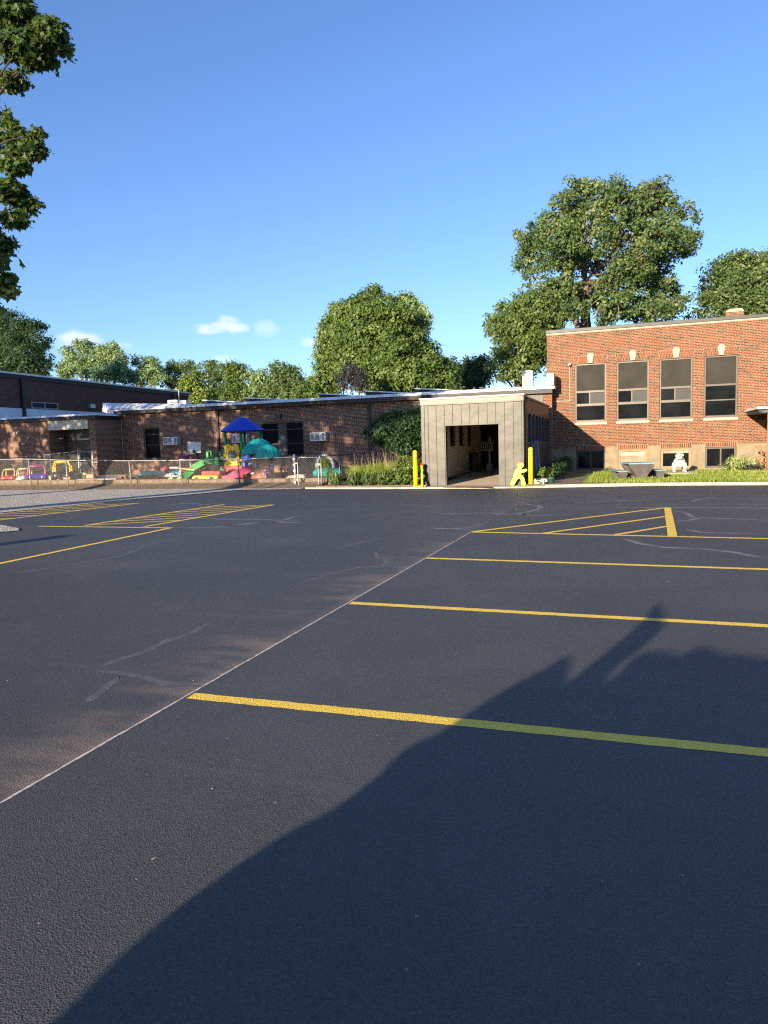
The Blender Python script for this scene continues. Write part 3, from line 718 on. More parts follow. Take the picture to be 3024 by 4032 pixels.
# grass blades on the lawn
def grassfield():
    n = 42000
    x = RNG.uniform(-3.2,14,n); y = 24.9+9.3*RNG.uniform(0,1,n)**1.15
    ok = ~((x < -1.5) & (y > 25.0) & (x+ (y-25)*-.05 < -1.6)); ok &= ~((x < -1.4))
    x, y = x[ok], y[ok]; m_ = len(x)
    nb = np.sin(x*1.7)+np.sin(y*2.3+x)
    pos = np.stack([x,y,np.full(m_,.085)],1)
    up = np.tile(np.array([0,0,1.0]),(m_,1))
    o = leafmesh('grass', None, pos, RNG.normal(size=(m_,3)), .45+.12*nb+RNG.normal(0,.18,m_), .075, M['lf_grass'], np.array([(-.12,0),(.12,0),(.03,1),(-.03,1)]), updir=up, jit=.45)
    o['kind'] = 'stuff'; o['label'] = 'short mown grass on the lawn before the red brick wall'
grassfield()
def chips():
    mb = MB()
    for i in range(70):
        p = (random.uniform(-9,6), random.uniform(1.2,24))
        s = random.uniform(.002,.005)*(1+p[1]/12)
        mb.ell((p[0],p[1],.003), (s,s*random.uniform(.6,1),s*.35), 6, 4, random.uniform(0,3))
    o = mb.build('pale_stone_chips', M['limestone'], None); o['kind'] = 'stuff'; o['label'] = 'tiny pale stone chips and leaf bits strewn over the asphalt'
chips()
lf = MB()
for q,s in ((('s',605,3392),.014),(('c4',500,1588),.075),(('r2',1165,493),.022)):
    p = G(*q); lf = MB().add([(p[0]-s,p[1],.006),(p[0],p[1]-s*.5,.012),(p[0]+s,p[1],.02),(p[0],p[1]+s*.6,.01)],[(0,1,2,3)])
    tag(lf.build('dry_leaf', M['limestone'], None), {.014:'single pale dry leaf on the sunlit asphalt near the bottom',.075:'white scrap of litter on the asphalt in front of the flower bed',.022:'white crumpled scrap of litter between the stall lines on the right'}[s], 'litter')

# ------------------------------------------------------------------ buildings
def facade(mb, Y, x0, x1, z0, z1, holes, depth=.12, top=True):
    """front wall in plane Y (facing -Y) with rectangular openings and their reveals"""
    xs = sorted({x0,x1,*[h[0] for h in holes],*[h[1] for h in holes]}); zs = sorted({z0,z1,*[h[2] for h in holes],*[h[3] for h in holes]})
    for a,b in zip(xs,xs[1:]):
        for c,d in zip(zs,zs[1:]):
            mx,mz = (a+b)/2,(c+d)/2
            if any(h[0]<mx<h[1] and h[2]<mz<h[3] for h in holes): continue
            mb.quad((a,Y,c),(b,Y,c),(b,Y,d),(a,Y,d))
    for h in holes:
        a,b,c,d = h; e = Y+depth
        mb.quad((a,Y,c),(a,Y,d),(a,e,d),(a,e,c)); mb.quad((b,Y,d),(b,Y,c),(b,e,c),(b,e,d))
        mb.quad((a,Y,d),(b,Y,d),(b,e,d),(a,e,d)); mb.quad((b,Y,c),(a,Y,c),(a,e,c),(b,e,c))
def frame(mb, Y, x0, x1, z0, z1, w, d=.06, bot=None):
    bt = bot or w
    mb.box(x0,Y,z0,x0+w,Y+d,z1); mb.box(x1-w,Y,z0,x1,Y+d,z1)
    mb.box(x0+w,Y,z1-w,x1-w,Y+d,z1); mb.box(x0+w,Y,z0,x1-w,Y+d,z0+bt)

# --- tall red brick building on the right
YF = 34.3
rb = thing('brick_school_building','tall red brick building with four tall windows and a grey coping','building',(5,YF,0))
XL, XR = -3.57, 15.6
TW = [(-2.31,-.92),(-.47,.91),(1.35,2.71),(3.17,4.51)]
TW2 = [(7.2,8.6),(9.05,10.4),(10.9,12.25)]
BW = [(-2.26,-.98),(-.41,.86),(1.42,2.69),(3.25,4.50)]
holes = [(a,b,2.36,5.05) for a,b in TW+TW2]+[(a,b,1.08,1.12) for a,b in []]
mb = MB(); facade(mb, YF, XL, XR, 1.09, 6.445, holes)
mb.quad((XL,YF,1.09),(XL,YF,6.445),(XL,YF+13,6.445),(XL,YF+13,1.09)); mb.quad((XR,YF,1.09),(XR,YF+13,1.09),(XR,YF+13,6.4),(XR,YF,6.4)); mb.quad((XL,YF+13,1.09),(XL,YF+13,6.4),(XR,YF+13,6.4),(XR,YF+13,1.09))
mb.build('wall', M['brick_red'], rb, fixn=False)
mb = MB(); facade(mb, YF-.03, XL, XR, -.1, 1.09, [(a,b,.17,1.2) for a,b in BW], .15)
mb.quad((XL,YF-.03,1.09),(XR,YF-.03,1.09),(XR,YF,1.09),(XL,YF,1.09)); mb.quad((XL,YF-.03,-.1),(XL,YF-.03,1.09),(XL,YF+13,1.09),(XL,YF+13,-.1))
mb.build('foundation', M['foundation'], rb, fixn=False)
box('roof', M['dark_metal'], rb, XL+.05,YF+.05,6.36,XR-.05,YF+12.9,6.43)
box('limestone_band', M['limestone'], rb, XL-.02,YF-.02,6.45,XR,YF+.2,6.52)
MB().box(XL-.05,YF-.06,6.52,XR,YF+.28,6.67).box(XL-.05,YF+.28,6.52,XL+.28,YF+13,6.67).build('coping', M['grey_coping'], rb, bevel=.012)
mb = MB().box(4.42,38,6.4,5.18,38.7,7.42); ch = mb.build('chimney', M['brick_red'], rb)
MB().prism([(4.40,37.97,7.42),(5.20,37.97,7.42),(5.16,37.97,7.50),(5.10,37.97,7.56),(4.58,37.97,7.56),(4.46,37.97,7.50)], (0,.76,0)).build('chimney_cap', M['limestone'], ch)
def tall_window(x0, x1, kind):
    z0, z1 = 2.36, 5.05; y = YF+.07; f = .075
    mb = MB(); frame(mb, y, x0, x1, z0, z1, f, .07, .11)
    xi0, xi1 = x0+f, x1-f
    if kind == 2:
        mb.box(xi0,y,3.74,xi1,y+.07,3.83); mb.box(xi0,y+.01,3.10,xi1,y+.06,3.16)
    else:
        mb.box(xi0,y,3.72,xi1,y+.07,3.82); mb.box(xi0,y,3.11,xi1,y+.07,3.23)
        xm = x0+(x1-x0)*.475; mb.box(xm-.035,y+.005,3.23,xm+.035,y+.065,3.72)
    w = mb.build('window', M['alu'], rb, bevel=.006)
    yp = y+.045
    MB().box(xi0,yp,3.82,xi1,yp+.02,z1-f).build('shade_panel', M['shade_panel'], w)
    if kind == 2:
        box('pane', M['glass'], w, xi0,yp,3.16,xi1,yp+.01,3.74); box('pane', M['glass'], w, xi0,yp,z0+.11,xi1,yp+.01,3.10)
    else:
        box('pane', M['glass'], w, xi0,yp,3.23,xm-.035,yp+.01,3.72); box('screen', M['shade_dark'], w, xm+.035,yp,3.23,xi1,yp+.01,3.72)
        box('pane', M['glass'], w, xi0,yp,z0+.11,xi1,yp+.01,3.11)
    # inner vertical track
    # sill and jack arch
    MB().box(x0-.02,YF-.06,2.25,x1+.03,YF+.10,2.362).build('window_sill', M['limestone'], rb, bevel=.008)
    xc = (x0+x1)/2; zb, zt = 5.06, 5.39; HW = (x1-x0)/2
    bk = MB(); mo = MB(); ms = []
    mo.prism([(x0+.0,YF-.004,zb),(x1-.0,YF-.004,zb),(x1+.07,YF-.004,zt),(x0-.07,YF-.004,zt)], (0,.03,0))
    nb = 9
    for sgn in (-1,1):
        for k in range(nb):
            u0 = .10+(HW-.10)*k/nb; u1 = .10+(HW-.10)*(k+.84)/nb
            v0 = .17+(HW+.06-.17)*k/nb; v1 = .17+(HW+.06-.17)*(k+.84)/nb
            cut = .37 if (k%2) else .62
            for (ta,tb) in ((.03,cut-.02),(cut+.02,.97)):
                A_=lambda u,v,t: (xc+sgn*(u+(v-u)*t), YF-.009, zb+(zt-zb)*t)
                pts = [A_(u0,v0,ta),A_(u1,v1,ta),A_(u1,v1,tb),A_(u0,v0,tb)]
                bk.prism(pts,(0,.02,0)); ms += [random.random()]*8
    a = mo.build('arch_mortar', M['mortar_tan'], rb)
    o = bk.build('arch_bricks', M['brick_tone'], a)
    at = o.data.attributes.new('tone','FLOAT','POINT'); at.data.foreach_set('value', np.array(ms,np.float32))
    ks = MB().prism([(xc-.09,YF-.07,zb+.0),(xc+.09,YF-.07,zb+.0),(xc+.135,YF-.07,zt-.03),(xc-.135,YF-.07,zt-.03)], (0,.1,0))
    ks.prism([(xc-.15,YF-.085,zt-.03),(xc+.15,YF-.085,zt-.03),(xc+.155,YF-.085,zt+.05),(xc-.155,YF-.085,zt+.05)], (0,.11,0))
    ks.prism([(xc-.10,YF-.07,zt+.05),(xc+.10,YF-.07,zt+.05),(xc+.10,YF-.07,zt+.12),(xc-.10,YF-.07,zt+.12)], (0,.09,0))
    ks.build('keystone', M['limestone'], rb, bevel=.006)
def brick_tone():
    k = N('brick_tone'); at = k.n('Attribute'); at.attribute_name = 'tone'
    c = k.ramp(at.outputs['Fac'], [(0,(.055,.040,.027)),(.25,(.10,.060,.034)),(.45,(.185,.05,.025)),(.8,(.22,.055,.027)),(1,(.215,.09,.04))])
    k.set(col=c, rough=.88, spec=.25); return k.m
M['brick_tone'] = brick_tone(); M['mortar_tan'] = plain('tan_mortar', (.36,.265,.17), .9, var=.12, scale=4)
for i,(a,b) in enumerate(TW): tall_window(a,b,2 if i==3 else 1)
for a,b in TW2: tall_window(a,b,1)
for i,(a,b) in enumerate(BW):
    y = YF+.05; z0, z1 = .17, 1.085
    m_ = M['tan_frame'] if i in (1,2) else M['dark_frame' if i==0 else 'alu']
    mb = MB(); f = .10 if i in (1,2) else .085
    frame(mb, y, a, b, z0, z1, f, .08)
    if i in (0,3): mb.box((a+b)/2-.035+.01,y+.005,z0+f,(a+b)/2+.045,y+.07,z1-f)
    w = mb.build('basement_window', m_, rb, bevel=.006)
    w['label'] = ['charcoal framed two pane basement window','tan framed basement window with pale blind','tan framed basement window with dark glass','grey framed two pane basement window'][i]
    box('pane', M['glass_cream'] if i==1 else M['glass'], w, a+f,y+.05,z0+f,b-f,y+.06,z1-f-(.0 if i!=2 else .13))
    if i == 2: box('blind', M['glass_cream'], w, a+f,y+.048,z1-f-.13,b-f,y+.058,z1-f)
    if i == 1: box('blind_rail', M['limestone'], w, a+f,y+.042,z1-f-.2,b-f,y+.049,z1-f-.06)
    # soldier course over the window
    mo = MB().box(a-.02,YF-.033,1.088,b+.02,YF+.02,1.30); mm = mo.build('lintel_mortar', M['mortar_tan'], rb)
    bk = MB(); ms = []; nn = 15
    for k in range(nn):
        u = a-.005+(b-a+.01)*k/nn; bk.box(u+.008,YF-.038,1.10,u+(b-a)/nn-.008,YF,1.285); ms += [random.random()]*8
    o = bk.build('lintel_bricks', M['brick_tone'], mm); at = o.data.attributes.new('tone','FLOAT','POINT'); at.data.foreach_set('value', np.array(ms,np.float32))
# camera on its conduit
t = thing('security_camera','small white dome camera on a thin white conduit left of the tall windows','camera',(-2.53,YF,5.05))
MB().ell((-2.53,YF-.1,5.03),(.07,.09,.085)).build('camera_dome', M['white_pl'], t, smooth=True)
MB().ell((-2.53,YF-.17,4.99),(.04,.04,.04),10,6).build('camera_lens', M['black'], t, smooth=True)
MB().tube([(-2.53,YF-.03,4.97),(-2.53,YF-.03,3.38),(-2.53,YF-.03,3.38),(-3.55,YF-.03,3.40)],.022,6).build('conduit', M['limestone'], t)
# entrance canopy at the right edge
t = thing('entrance_canopy','flat dark canopy on a brown post at the right edge of the red wall','canopy',(6.3,32.5,0))
MB().box(4.86,31.2,2.42,8.5,34.26,2.55).build('roof', M['dark_metal'], t, bevel=.02)
MB().box(4.80,31.12,2.56,8.55,34.26,2.66).build('roof_edge', M['drip'], t, bevel=.02)
MB().prism([(4.95,31.16,2.42),(8.5,31.16,2.42),(8.5,31.16,2.56),(5.5,31.16,2.56),(5.1,31.16,2.52)],(0,.04,0)).build('valance', M['alu'], t)
MB().tube([(5.24,31.35,.05),(5.24,31.35,2.43)],.055,10).build('post', M['rust'], t, smooth=True)
MB().tube([(8.2,31.35,.05),(8.2,31.35,2.43)],.055,10).build('post', M['rust'], t, smooth=True)
t = thing('stair_railing','rusty tube stair railing beside the brown canopy post','railing',(5.3,33.2,0))
mb = MB()
for z in (1.09,.64):
    mb.tube([(5.02,33,z),(5.55,33,z-.02),(6.6,33,z+.35)],.028,8)
MB.build(mb,'rail', M['rust'], t, smooth=True)
MB().tube([(5.26,33,.05),(5.26,33,1.08)],.026,8).build('post', M['rust'], t); MB().tube([(6.2,33,.05),(6.2,33,1.3)],.026,8).build('post', M['rust'], t)
MB().tube([(5.05,33,1.05),(5.5,33,.78)],.022,8).tube([(5.05,33,.6),(5.5,33,.33)],.022,8).build('brace', M['rust'], t)

# --- low brick wing across the left
YW = 33.7
wing = thing('brick_wing','long low dark brick wing with a dark fascia and pale drip edge','building',(-15,YW,0))
hl = [(-25.87,-24.78,1.17,2.95),(-18.44,-15.91,1.13,2.95),(-7.0,-4.0,.1,2.5)]
mb = MB(); facade(mb, YW, -27.42, -3.30, -.1, 3.78, hl, .14)
mb.quad((-3.30,YW,-.1),(-3.30,YW+.7,-.1),(-3.30,YW+.7,3.78),(-3.30,YW,3.78)); mb.quad((-27.42,YW,-.1),(-27.42,YW,3.78),(-27.42,YW+9,3.78),(-27.42,YW+9,-.1))
mb.quad((-27.42,YW+9,-.1),(-27.42,YW+9,3.78),(-3.3,YW+9,3.78),(-3.3,YW+9,-.1)); mb.quad((-3.3,YW+.7,-.1),(-3.3,YW+9,-.1),(-3.3,YW+9,3.78),(-3.3,YW+.7,3.78))
mb.build('wall', M['brick_dark'], wing, fixn=False)
MB().box(-3.70,YW-.012,3.2,-3.29,YW+.6,3.78).build('red_brick_pier', M['brick_red'], wing)
MB().box(-27.6,YW-.28,3.74,-3.25,YW+.3,3.925).box(-27.6,YW-.30,3.84,-3.25,YW-.28,3.928).build('fascia', M['dark_metal'], wing)
MB().prism([(-27.7,YW-.37,3.93),(-27.7,YW-.37,3.965),(-27.7,YW-.22,4.08),(-27.7,YW+.5,4.08),(-27.7,YW+.5,3.93)],(24.55,0,0)).build('drip_edge', M['drip'], wing)
MB().box(-27.6,YW+.5,3.75,-3.6,YW+12,4.0).build('roof', M['white_membrane'], wing)
MB().box(-6.85,YW-.02,3.25,-3.70,YW+.02,3.74).build('zinc_panel', M['clad'], wing)
mb = MB()
for k in range(9): mb.box(-6.85+k*.37,YW-.045,3.25,-6.835+k*.37,YW-.02,3.74)
mb.build('panel_seam', M['clad'], wing)
MB().box(-3.50,YW-.38,4.056,-3.16,YW+.28,4.62).build('roof_end_flashing', M['coping_alu'], wing, bevel=.03)
for x in (-21.0,-12.27): 
    o = MB().box(x-.07,YW-.09,.3,x+.07,YW-.004,3.74).box(x-.10,YW-.11,3.55,x+.10,YW-.004,3.74).build('downspout', M['dark_metal'], wing, bevel=.01)
MB().tube([(-27.3,YW-.04,.3),(-27.3,YW-.04,3.74)],.03,6).build('conduit', M['galv'], wing)
# white roofing at the left end of the wing
q = [(-27.75,33.38,4.06),(-27.4,33.38,3.84),(-29.2,34.9,4.52),(-29.2,34.9,4.08),(-24.0,34.9,4.30),(-22.0,33.4,4.06)]
MB().add([(-27.72,33.36,4.057),(-22.0,33.5,4.057),(-24.6,35.4,4.30),(-29.65,35.4,4.58),(-29.3,34.6,4.52),(-28.9,34.2,4.5)]+
         [(-27.5,33.36,3.82),(-28.4,33.9,3.86),(-29.4,34.6,4.05),(-29.65,35.4,4.05),(-24.6,35.4,3.9),(-22,33.5,3.9)],
         [(0,1,2,3,4,5),(0,5,7,6),(5,4,8,7),(4,3,9,8),(3,2,10,9),(2,1,11,10)]).build('white_roof_cricket', M['white_membrane'], wing)
def dark_window(x0,x1,z0,z1,rows,label,parts):
    y = YW+.05; mb = MB(); frame(mb,y,x0,x1,z0,z1,.08,.07)
    for a,b in parts: mb.box(a,y-.002,z0+.08,b,y+.06,z1-.08)
    edges = [x0+.08]+[e for p_ in parts for e in p_]+[x1-.08]
    for k in range(0,len(edges),2):
        a,b = edges[k],edges[k+1]
        if k: mb.box(a,y+.004,z0+.08,a+.05,y+.05,z1-.08)
        for zr in rows: mb.box(a+(.05 if k else 0),y+.006,zr-.025,b,y+.05,zr+.025)
    w = mb.build('window', M['dark_frame'], wing, bevel=.004); w['label'] = label
    for k in range(0,len(edges),2):
        a,b = edges[k],edges[k+1]
        zz = [z0+.08]+[r_ for r_ in rows]+[z1-.08]
        for c,d in zip(zz,zz[1:]): box('pane', M['glass_screen'], w, a-.03,y+.045,c-.01,b+.03,y+.055,d+.01)
dark_window(-25.87,-24.78,1.17,2.95,[1.95,2.55],'narrow dark window at the left of the wing',[])
dark_window(-18.44,-15.91,1.13,2.95,[1.8,2.55],'wide dark double window with a central panel',[(-17.42,-16.95)])
MB().box(-18.5,YW-.07,1.05,-15.85,YW+.1,1.128).build('window_sill', M['concrete'], wing)
def aircon(x0,x1,z0,z1,lab):
    t = thing('air_conditioner', lab, 'air conditioner', ((x0+x1)/2,YW,z0), 0, 'white air conditioners on the wing wall')
    MB().box(x0,YW-.34,z0,x1,YW-.005,z1).build('housing', M['white_pl'], t, bevel=.015)
    mb = MB(); W=(x1-x0)
    for a,b in ((.06,.28),(.34,.60),(.78,.95)):
        MB().box(x0+W*a,YW-.346,z0+.06,x0+W*b,YW-.338,z1-.05).build('grille', M['ac_grille'], t)
    for k in range(7): mb.box(x1-.001,YW-.30,z0+.06+k*.045,x1+.006,YW-.06,z0+.08+k*.045)
    mb.build('side_louvre', M['ac_grille'], t)
def grille():
    k = N('ac_grille'); p = k.pos(); sp = k.n('SeparateXYZ'); k.l(p, sp.inputs[0])
    w = k.math('FRACT', k.math('MULTIPLY', sp.outputs[0], 26.0))
    c = k.mix(k.math('GREATER_THAN', w, .55), (.20,.20,.19), (.42,.42,.40)); k.set(col=c, rough=.5); return k.m
M['ac_grille'] = grille()
aircon(-24.36,-23.43,1.93,2.37,'white air conditioner right of the narrow dark window')
aircon(-20.0,-19.1,1.93,2.38,'white air conditioner seen between the play tower posts')
aircon(-15.42,-14.55,1.88,2.33,'white air conditioner right of the wide dark double window')
t = thing('wall_lamp','dark boxy wall lamp above the wide double window','lamp',(-17.26,YW,3.25))
MB().prism([(-17.40,YW-.03,3.14),(-17.40,YW-.26,3.14),(-17.40,YW-.20,3.37),(-17.40,YW-.03,3.37)],(.27,0,0)).build('housing', M['dark_frame'], t, bevel=.01)
MB().box(-17.38,YW-.24,3.125,-17.15,YW-.05,3.14).build('lens', M['glass_cream'], t)
for x,z,lab in ((-21.3,3.2,'tiny white sensor on the wall left of the tower roof'),):
    tag(MB().ell((x,YW-.03,z),(.05,.04,.05),10,6).build('wall_sensor', M['white_pl'], None, smooth=True), lab, 'sensor')
tag(MB().box(-16.0,YW-.05,3.2,-15.9,YW-.004,3.36).build('fire_bell_box', M['cap_red'], None, bevel=.01), 'tiny red box on the brick above the wide double window corner', 'alarm box')
# things on the roof
labs = ['tilted roof panel leftmost, just right of the gym end','tilted roof panel second from the left, right of the tower','tilted roof panel in the middle before the dome tree','tilted roof panel before the purplish shrub and dome tree','tilted roof panel rightmost, above the vestibule corner']
for x,lab in zip((-23.36,-20.52,-15.98,-13.25,-10.53), labs):
    t = thing('roof_panel', lab, 'roof panel', (x,36,4.0), 0, 'tilted panels on the wing roof')
    MB().prism([(x,36,4.0),(x,36,4.46),(x+2.6,36,4.22),(x+2.6,36,4.0)],(0,4.5,0)).build('panel_base', M['int_dark'], t)  # near black base colour stands for the shade under the overhanging panel
    MB().prism([(x-.04,35.97,4.46),(x-.04,35.97,4.515),(x+2.65,35.97,4.265),(x+2.65,35.97,4.22)],(0,4.56,0)).build('panel_edge', M['drip'], t)
t = thing('rooftop_unit','white rooftop unit by the low end of the gym wall','rooftop unit',(-25.3,36,4))
MB().box(-25.8,36,3.98,-25.1,36.7,4.60).box(-25.1,36.1,3.98,-24.6,36.6,4.55).build('housing', M['white_pl'], t, bevel=.03)
MB().box(-25.62,35.99,4.42,-25.0,36.02,4.48).build('vent_slot', M['dark_frame'], t)
t = thing('rooftop_pipe','thin grey gooseneck pipe rising above the rooftop unit','pipe',(-25.24,36.8,4))
MB().tube([(-25.6,36.9,4.0),(-25.6,36.9,5.2),(-25.6,36.9,5.26),(-26.5,36.9,5.30)],.03,8).build('pipe', M['galv'], t, smooth=True)
t = thing('louvred_roof_vent','tall white louvred roof vent beside the corner of the red building','vent',(-5.3,40,4))
MB().box(-5.5,40,3.9,-4.95,40.5,5.45).build('casing', M['white_pl'], t, bevel=.01)
mb = MB()
for k in range(8): mb.box(-5.44,39.96,4.5+k*.115,-5.18,40,4.54+k*.115)
mb.build('louvre', M['dark_frame'], t)

# --- entrance block with the recessed door
YE = 31.6
en = thing('entrance_block','flat roofed brick entrance block with a recessed dark doorway under a cream panel','building',(-30,YE,0))
mb = MB(); facade(mb, YE, -48, -27.35, -.1, 3.45, [(-30.55,-27.78,.0,2.98)], .35)
mb.quad((-27.35,YE,-.1),(-27.35,YW,-.1),(-27.35,YW,3.5),(-27.35,YE,3.5))
mb.quad((-30.55,YE+.35,0),(-30.55,YE+.35,3),(-30.55,YE+.95,3),(-30.55,YE+.95,0)); mb.quad((-30.55,YE+.95,0),(-30.55,YE+.95,3),(-27.78,YE+.95,3),(-27.78,YE+.95,0)); mb.quad((-27.78,YE+.35,0),(-27.78,YE+.95,0),(-27.78,YE+.95,3),(-27.78,YE+.35,3))
mb.quad((-30.55,YE+.35,2.98),(-27.78,YE+.35,2.98),(-27.78,YE+.95,2.98),(-30.55,YE+.95,2.98))
mb.build('wall', M['brick_dark'], en, fixn=False)
MB().box(-30.55,YE-.04,2.93,-27.82,YE+.1,3.45).build('header_panel', M['cream'], en)
MB().box(-48,YE-.12,3.45,-27.22,YW-.1,3.64).build('fascia', M['dark_metal'], en)
MB().add([(-48,YE-.24,3.63),(-27.10,YE-.24,3.63),(-27.10,YW-.4,3.63),(-48,YE-.1,3.74),(-27.24,YE-.1,3.74),(-27.24,YW-.4,3.74),(-48,YW,3.74),(-48,YW,3.63)],[(0,1,4,3),(1,2,5,4),(3,4,5,6)]).build('drip_edge', M['white_membrane'], en)
MB().box(-48,YE+.1,3.55,-27.3,YE+7,3.70).build('roof', M['white_membrane'], en)
dr = MB().box(-30.32,YE+.86,.3,-28.2,YE+.945,2.94).build('door', M['black'], en)
MB().box(-29.2,YE+.84,.6,-28.55,YE+.86,2.2).build('pane', M['glass_blue'], dr)
MB().box(-29.3,YE+.83,2.35,-28.3,YE+.86,2.45).build('door_bar', M['galv'], dr)
t = thing('recess_lamp','small pale lamp under the cream panel in the door recess','lamp',(-30,YE+.9,2.5))
MB().box(-30.5,YE+.6,2.42,-30.25,YE+.75,2.53).build('lens', M['cream'], t, bevel=.02); MB().box(-30.545,YE+.58,2.53,-30.25,YE+.77,2.58).build('bracket', M['dark_frame'], t)
for i,(q,w,h) in enumerate((((215,950),.2,.1),((190,1018),.10,.1),((228,1015),.10,.1),((370,1075),.1,.1),((308,1158),.22,.12),((280,1275),.06,.12),((300,865),.12,.06))):
    p = P('c1',*q,YE-.02)
    lab = ['pale box highest on the entrance block wall','left one of the small pale pair on the entrance block wall','right one of the small pale pair on the entrance block wall','small pale fixture alone right of the pair on the entrance wall','wide pale vent low on the entrance block wall','narrow pale tap on the entrance wall just above the fence rail','thin pale bracket just under the entrance block eave'][i]
    tag(MB().box(p[0]-w/2,YE-.07,p[2]-h/2,p[0]+w/2,YE-.004,p[2]+h/2).build('wall_fixture', M['cream'], None, bevel=.01), lab, 'wall fixture', 'small fittings on the entrance block wall')

# --- tall gym behind, seen along its right hand wall
XG = -36.0
gy = thing('gym_building','tall brown brick gym with a sloping looking roof line at the far left','building',(XG,43,0))
mb = MB(); Z0, Z1g = 6.42, 6.30
mb.quad((XG,32.5,0),(XG,53.2,0),(XG,53.2,Z1g),(XG,32.5,Z0)); mb.quad((XG,53.2,0),(XG-25,53.2,0),(XG-25,53.2,Z1g),(XG,53.2,Z1g)); mb.quad((XG-25,32.5,0),(XG,32.5,0),(XG,32.5,Z0),(XG-25,32.5,Z0))
mb.build('wall', M['brick_brown'], gy, fixn=False)
MB().add([(XG+.08,32.4,6.36),(XG+.08,53.3,6.26),(XG+.08,53.3,6.52),(XG+.08,32.4,6.62),(XG-25,32.4,6.36),(XG-25,53.3,6.26),(XG-25,53.3,6.52),(XG-25,32.4,6.62)],[(0,1,2,3),(4,7,6,5),(0,3,7,4),(1,5,6,2),(3,2,6,7),(0,4,5,1)]).build('fascia', M['dark_metal'], gy)
MB().add([(XG+.14,32.3,6.62),(XG+.14,53.4,6.52),(XG+.14,53.4,6.62),(XG+.14,32.3,6.73),(XG-25,32.3,6.62),(XG-25,53.4,6.52),(XG-25,53.4,6.62),(XG-25,32.3,6.73)],[(0,1,2,3),(4,7,6,5),(0,3,7,4),(1,5,6,2),(3,2,6,7),(0,4,5,1)]).build('drip_edge', M['drip'], gy)
MB().box(XG+.004,32.5,3.5,XG+.09,45,4.52).build('white_flashing', M['white_membrane'], gy)
for y in (35.1,50.9): MB().box(XG+.005,y,3.9,XG+.20,y+.22,6.4).build('downspout', M['dark_metal'], gy, bevel=.01)
w = MB(); 
w.box(XG+.01,35.85,4.56,XG+.10,38.1,4.62).box(XG+.01,35.85,4.92,XG+.10,38.1,4.98).box(XG+.01,35.85,4.62,XG+.10,35.92,4.92).box(XG+.01,38.03,4.62,XG+.10,38.1,4.92).box(XG+.01,36.93,4.62,XG+.09,37.0,4.92)
w = w.build('window', M['galv'], gy); box('pane', M['glass_blue'], w, XG+.02,35.92,4.62,XG+.06,36.93,4.92); box('pane', M['glass_blue'], w, XG+.02,37.0,4.62,XG+.06,38.03,4.92)
t = thing('vent_box','small grey vent box on the gym wall right of its strip window','vent',(XG,41.2,4.9))
MB().box(XG+.005,41.0,4.76,XG+.22,41.5,5.08).build('casing', M['galv'], t, bevel=.02); MB().box(XG+.22,41.05,4.8,XG+.228,41.45,5.04).build('louvre', M['drip'], t)

# --- metal clad vestibule
YT = 24.9; VL, VR = -7.07, -3.40; DL, DR, DZ = -6.17, -4.27, 2.20
vs = thing('metal_vestibule','boxy zinc clad entrance passage with a wide open doorway','vestibule',((VL+VR)/2,YT,0))
mb = MB(); facade(mb, YT, VL, VR, .02, 2.99, [(DL,DR,.02,DZ)], .22)
mb.quad((VL,YT,.02),(VL,YT,2.99),(VL,33.6,2.99),(VL,33.6,.02)); mb.quad((VR,YT,.02),(VR,YT+.32,.02),(VR,YT+.32,2.99),(VR,YT,2.99)); mb.quad((VL,YT,2.99),(VR,YT,2.99),(VR,YT+.3,2.99),(VL,YT+.3,2.99))
# inner lining of the front wall
mb.quad((VL+.2,YT+.22,.02),(VL+.2,YT+.22,2.9),(DL,YT+.22,2.9),(DL,YT+.22,.02)); mb.quad((DR,YT+.22,.02),(DR,YT+.22,2.9),(VR,YT+.22,2.9),(VR,YT+.22,.02)); mb.quad((DL,YT+.22,DZ),(DL,YT+.22,2.9),(DR,YT+.22,2.9),(DR,YT+.22,DZ))
mb.build('front_wall', M['clad'], vs, fixn=False)
mb = MB()
for px_ in (190,230,318,408,498,592,685,778,875,968,1064,1160,1250):
    x = P('c5',px_,260,YT)[0]
    zb = DZ+.02 if DL-.02 < x < DR+.02 else .03
    mb.box(x-.011,YT-.03,zb,x+.011,YT+.001,2.96)
mb.build('standing_seam', M['clad'], vs)
MB().box(DL-.05,YT-.02,DZ-.005,DR+.05,YT+.2,DZ+.03).build('door_header_trim', M['clad'], vs)
MB().box(VL-.02,YT-.03,2.965,VR+.02,YT+.34,3.145).box(VL+.06,YT-.05,2.945,VR-.05,YT-.03,2.985).build('fascia_band', M['clad_sheen'], vs, bevel=.008)
MB().box(VL-.05,YT-.07,3.145,VR+.05,YT+.36,3.205).box(VR-.15,YT+.36,3.10,VR+.07,YW-.3,3.16).build('coping', M['coping_alu'], vs, bevel=.012)
MB().box(VL,YT+.3,2.95,VR-.02,YW-.3,3.12).build('roof', M['dark_metal'], vs)
MB().box(VR-.02,YT+.34,.02,VR+.03,YT+.42,3.1).build('corner_gap', M['black'], vs)
MB().box(VR-.03,YT+.42,.02,VR+.0,YT+.95,2.96).build('corner_panel', M['clad'], vs)
sx = VR+.0
MB().box(sx-.12,YT+.95,2.60,sx,YW-.3,3.10).build('brown_fascia', M['brown_clad'], vs)
cm = MB(); 
y = YT+.95
while y < YW-.3: cm.box(sx-.10,y,.05,sx+.006,y+.05,1.50); y += .1
cm.box(sx-.12,YT+.95,.05,sx-.004,YW-.3,1.50)
cm.build('side_siding', M['dark_corr'], vs)
y0, y1 = YT+.95, YW-.35; nW = 7; st_ = (y1-y0)/nW
mb = MB()
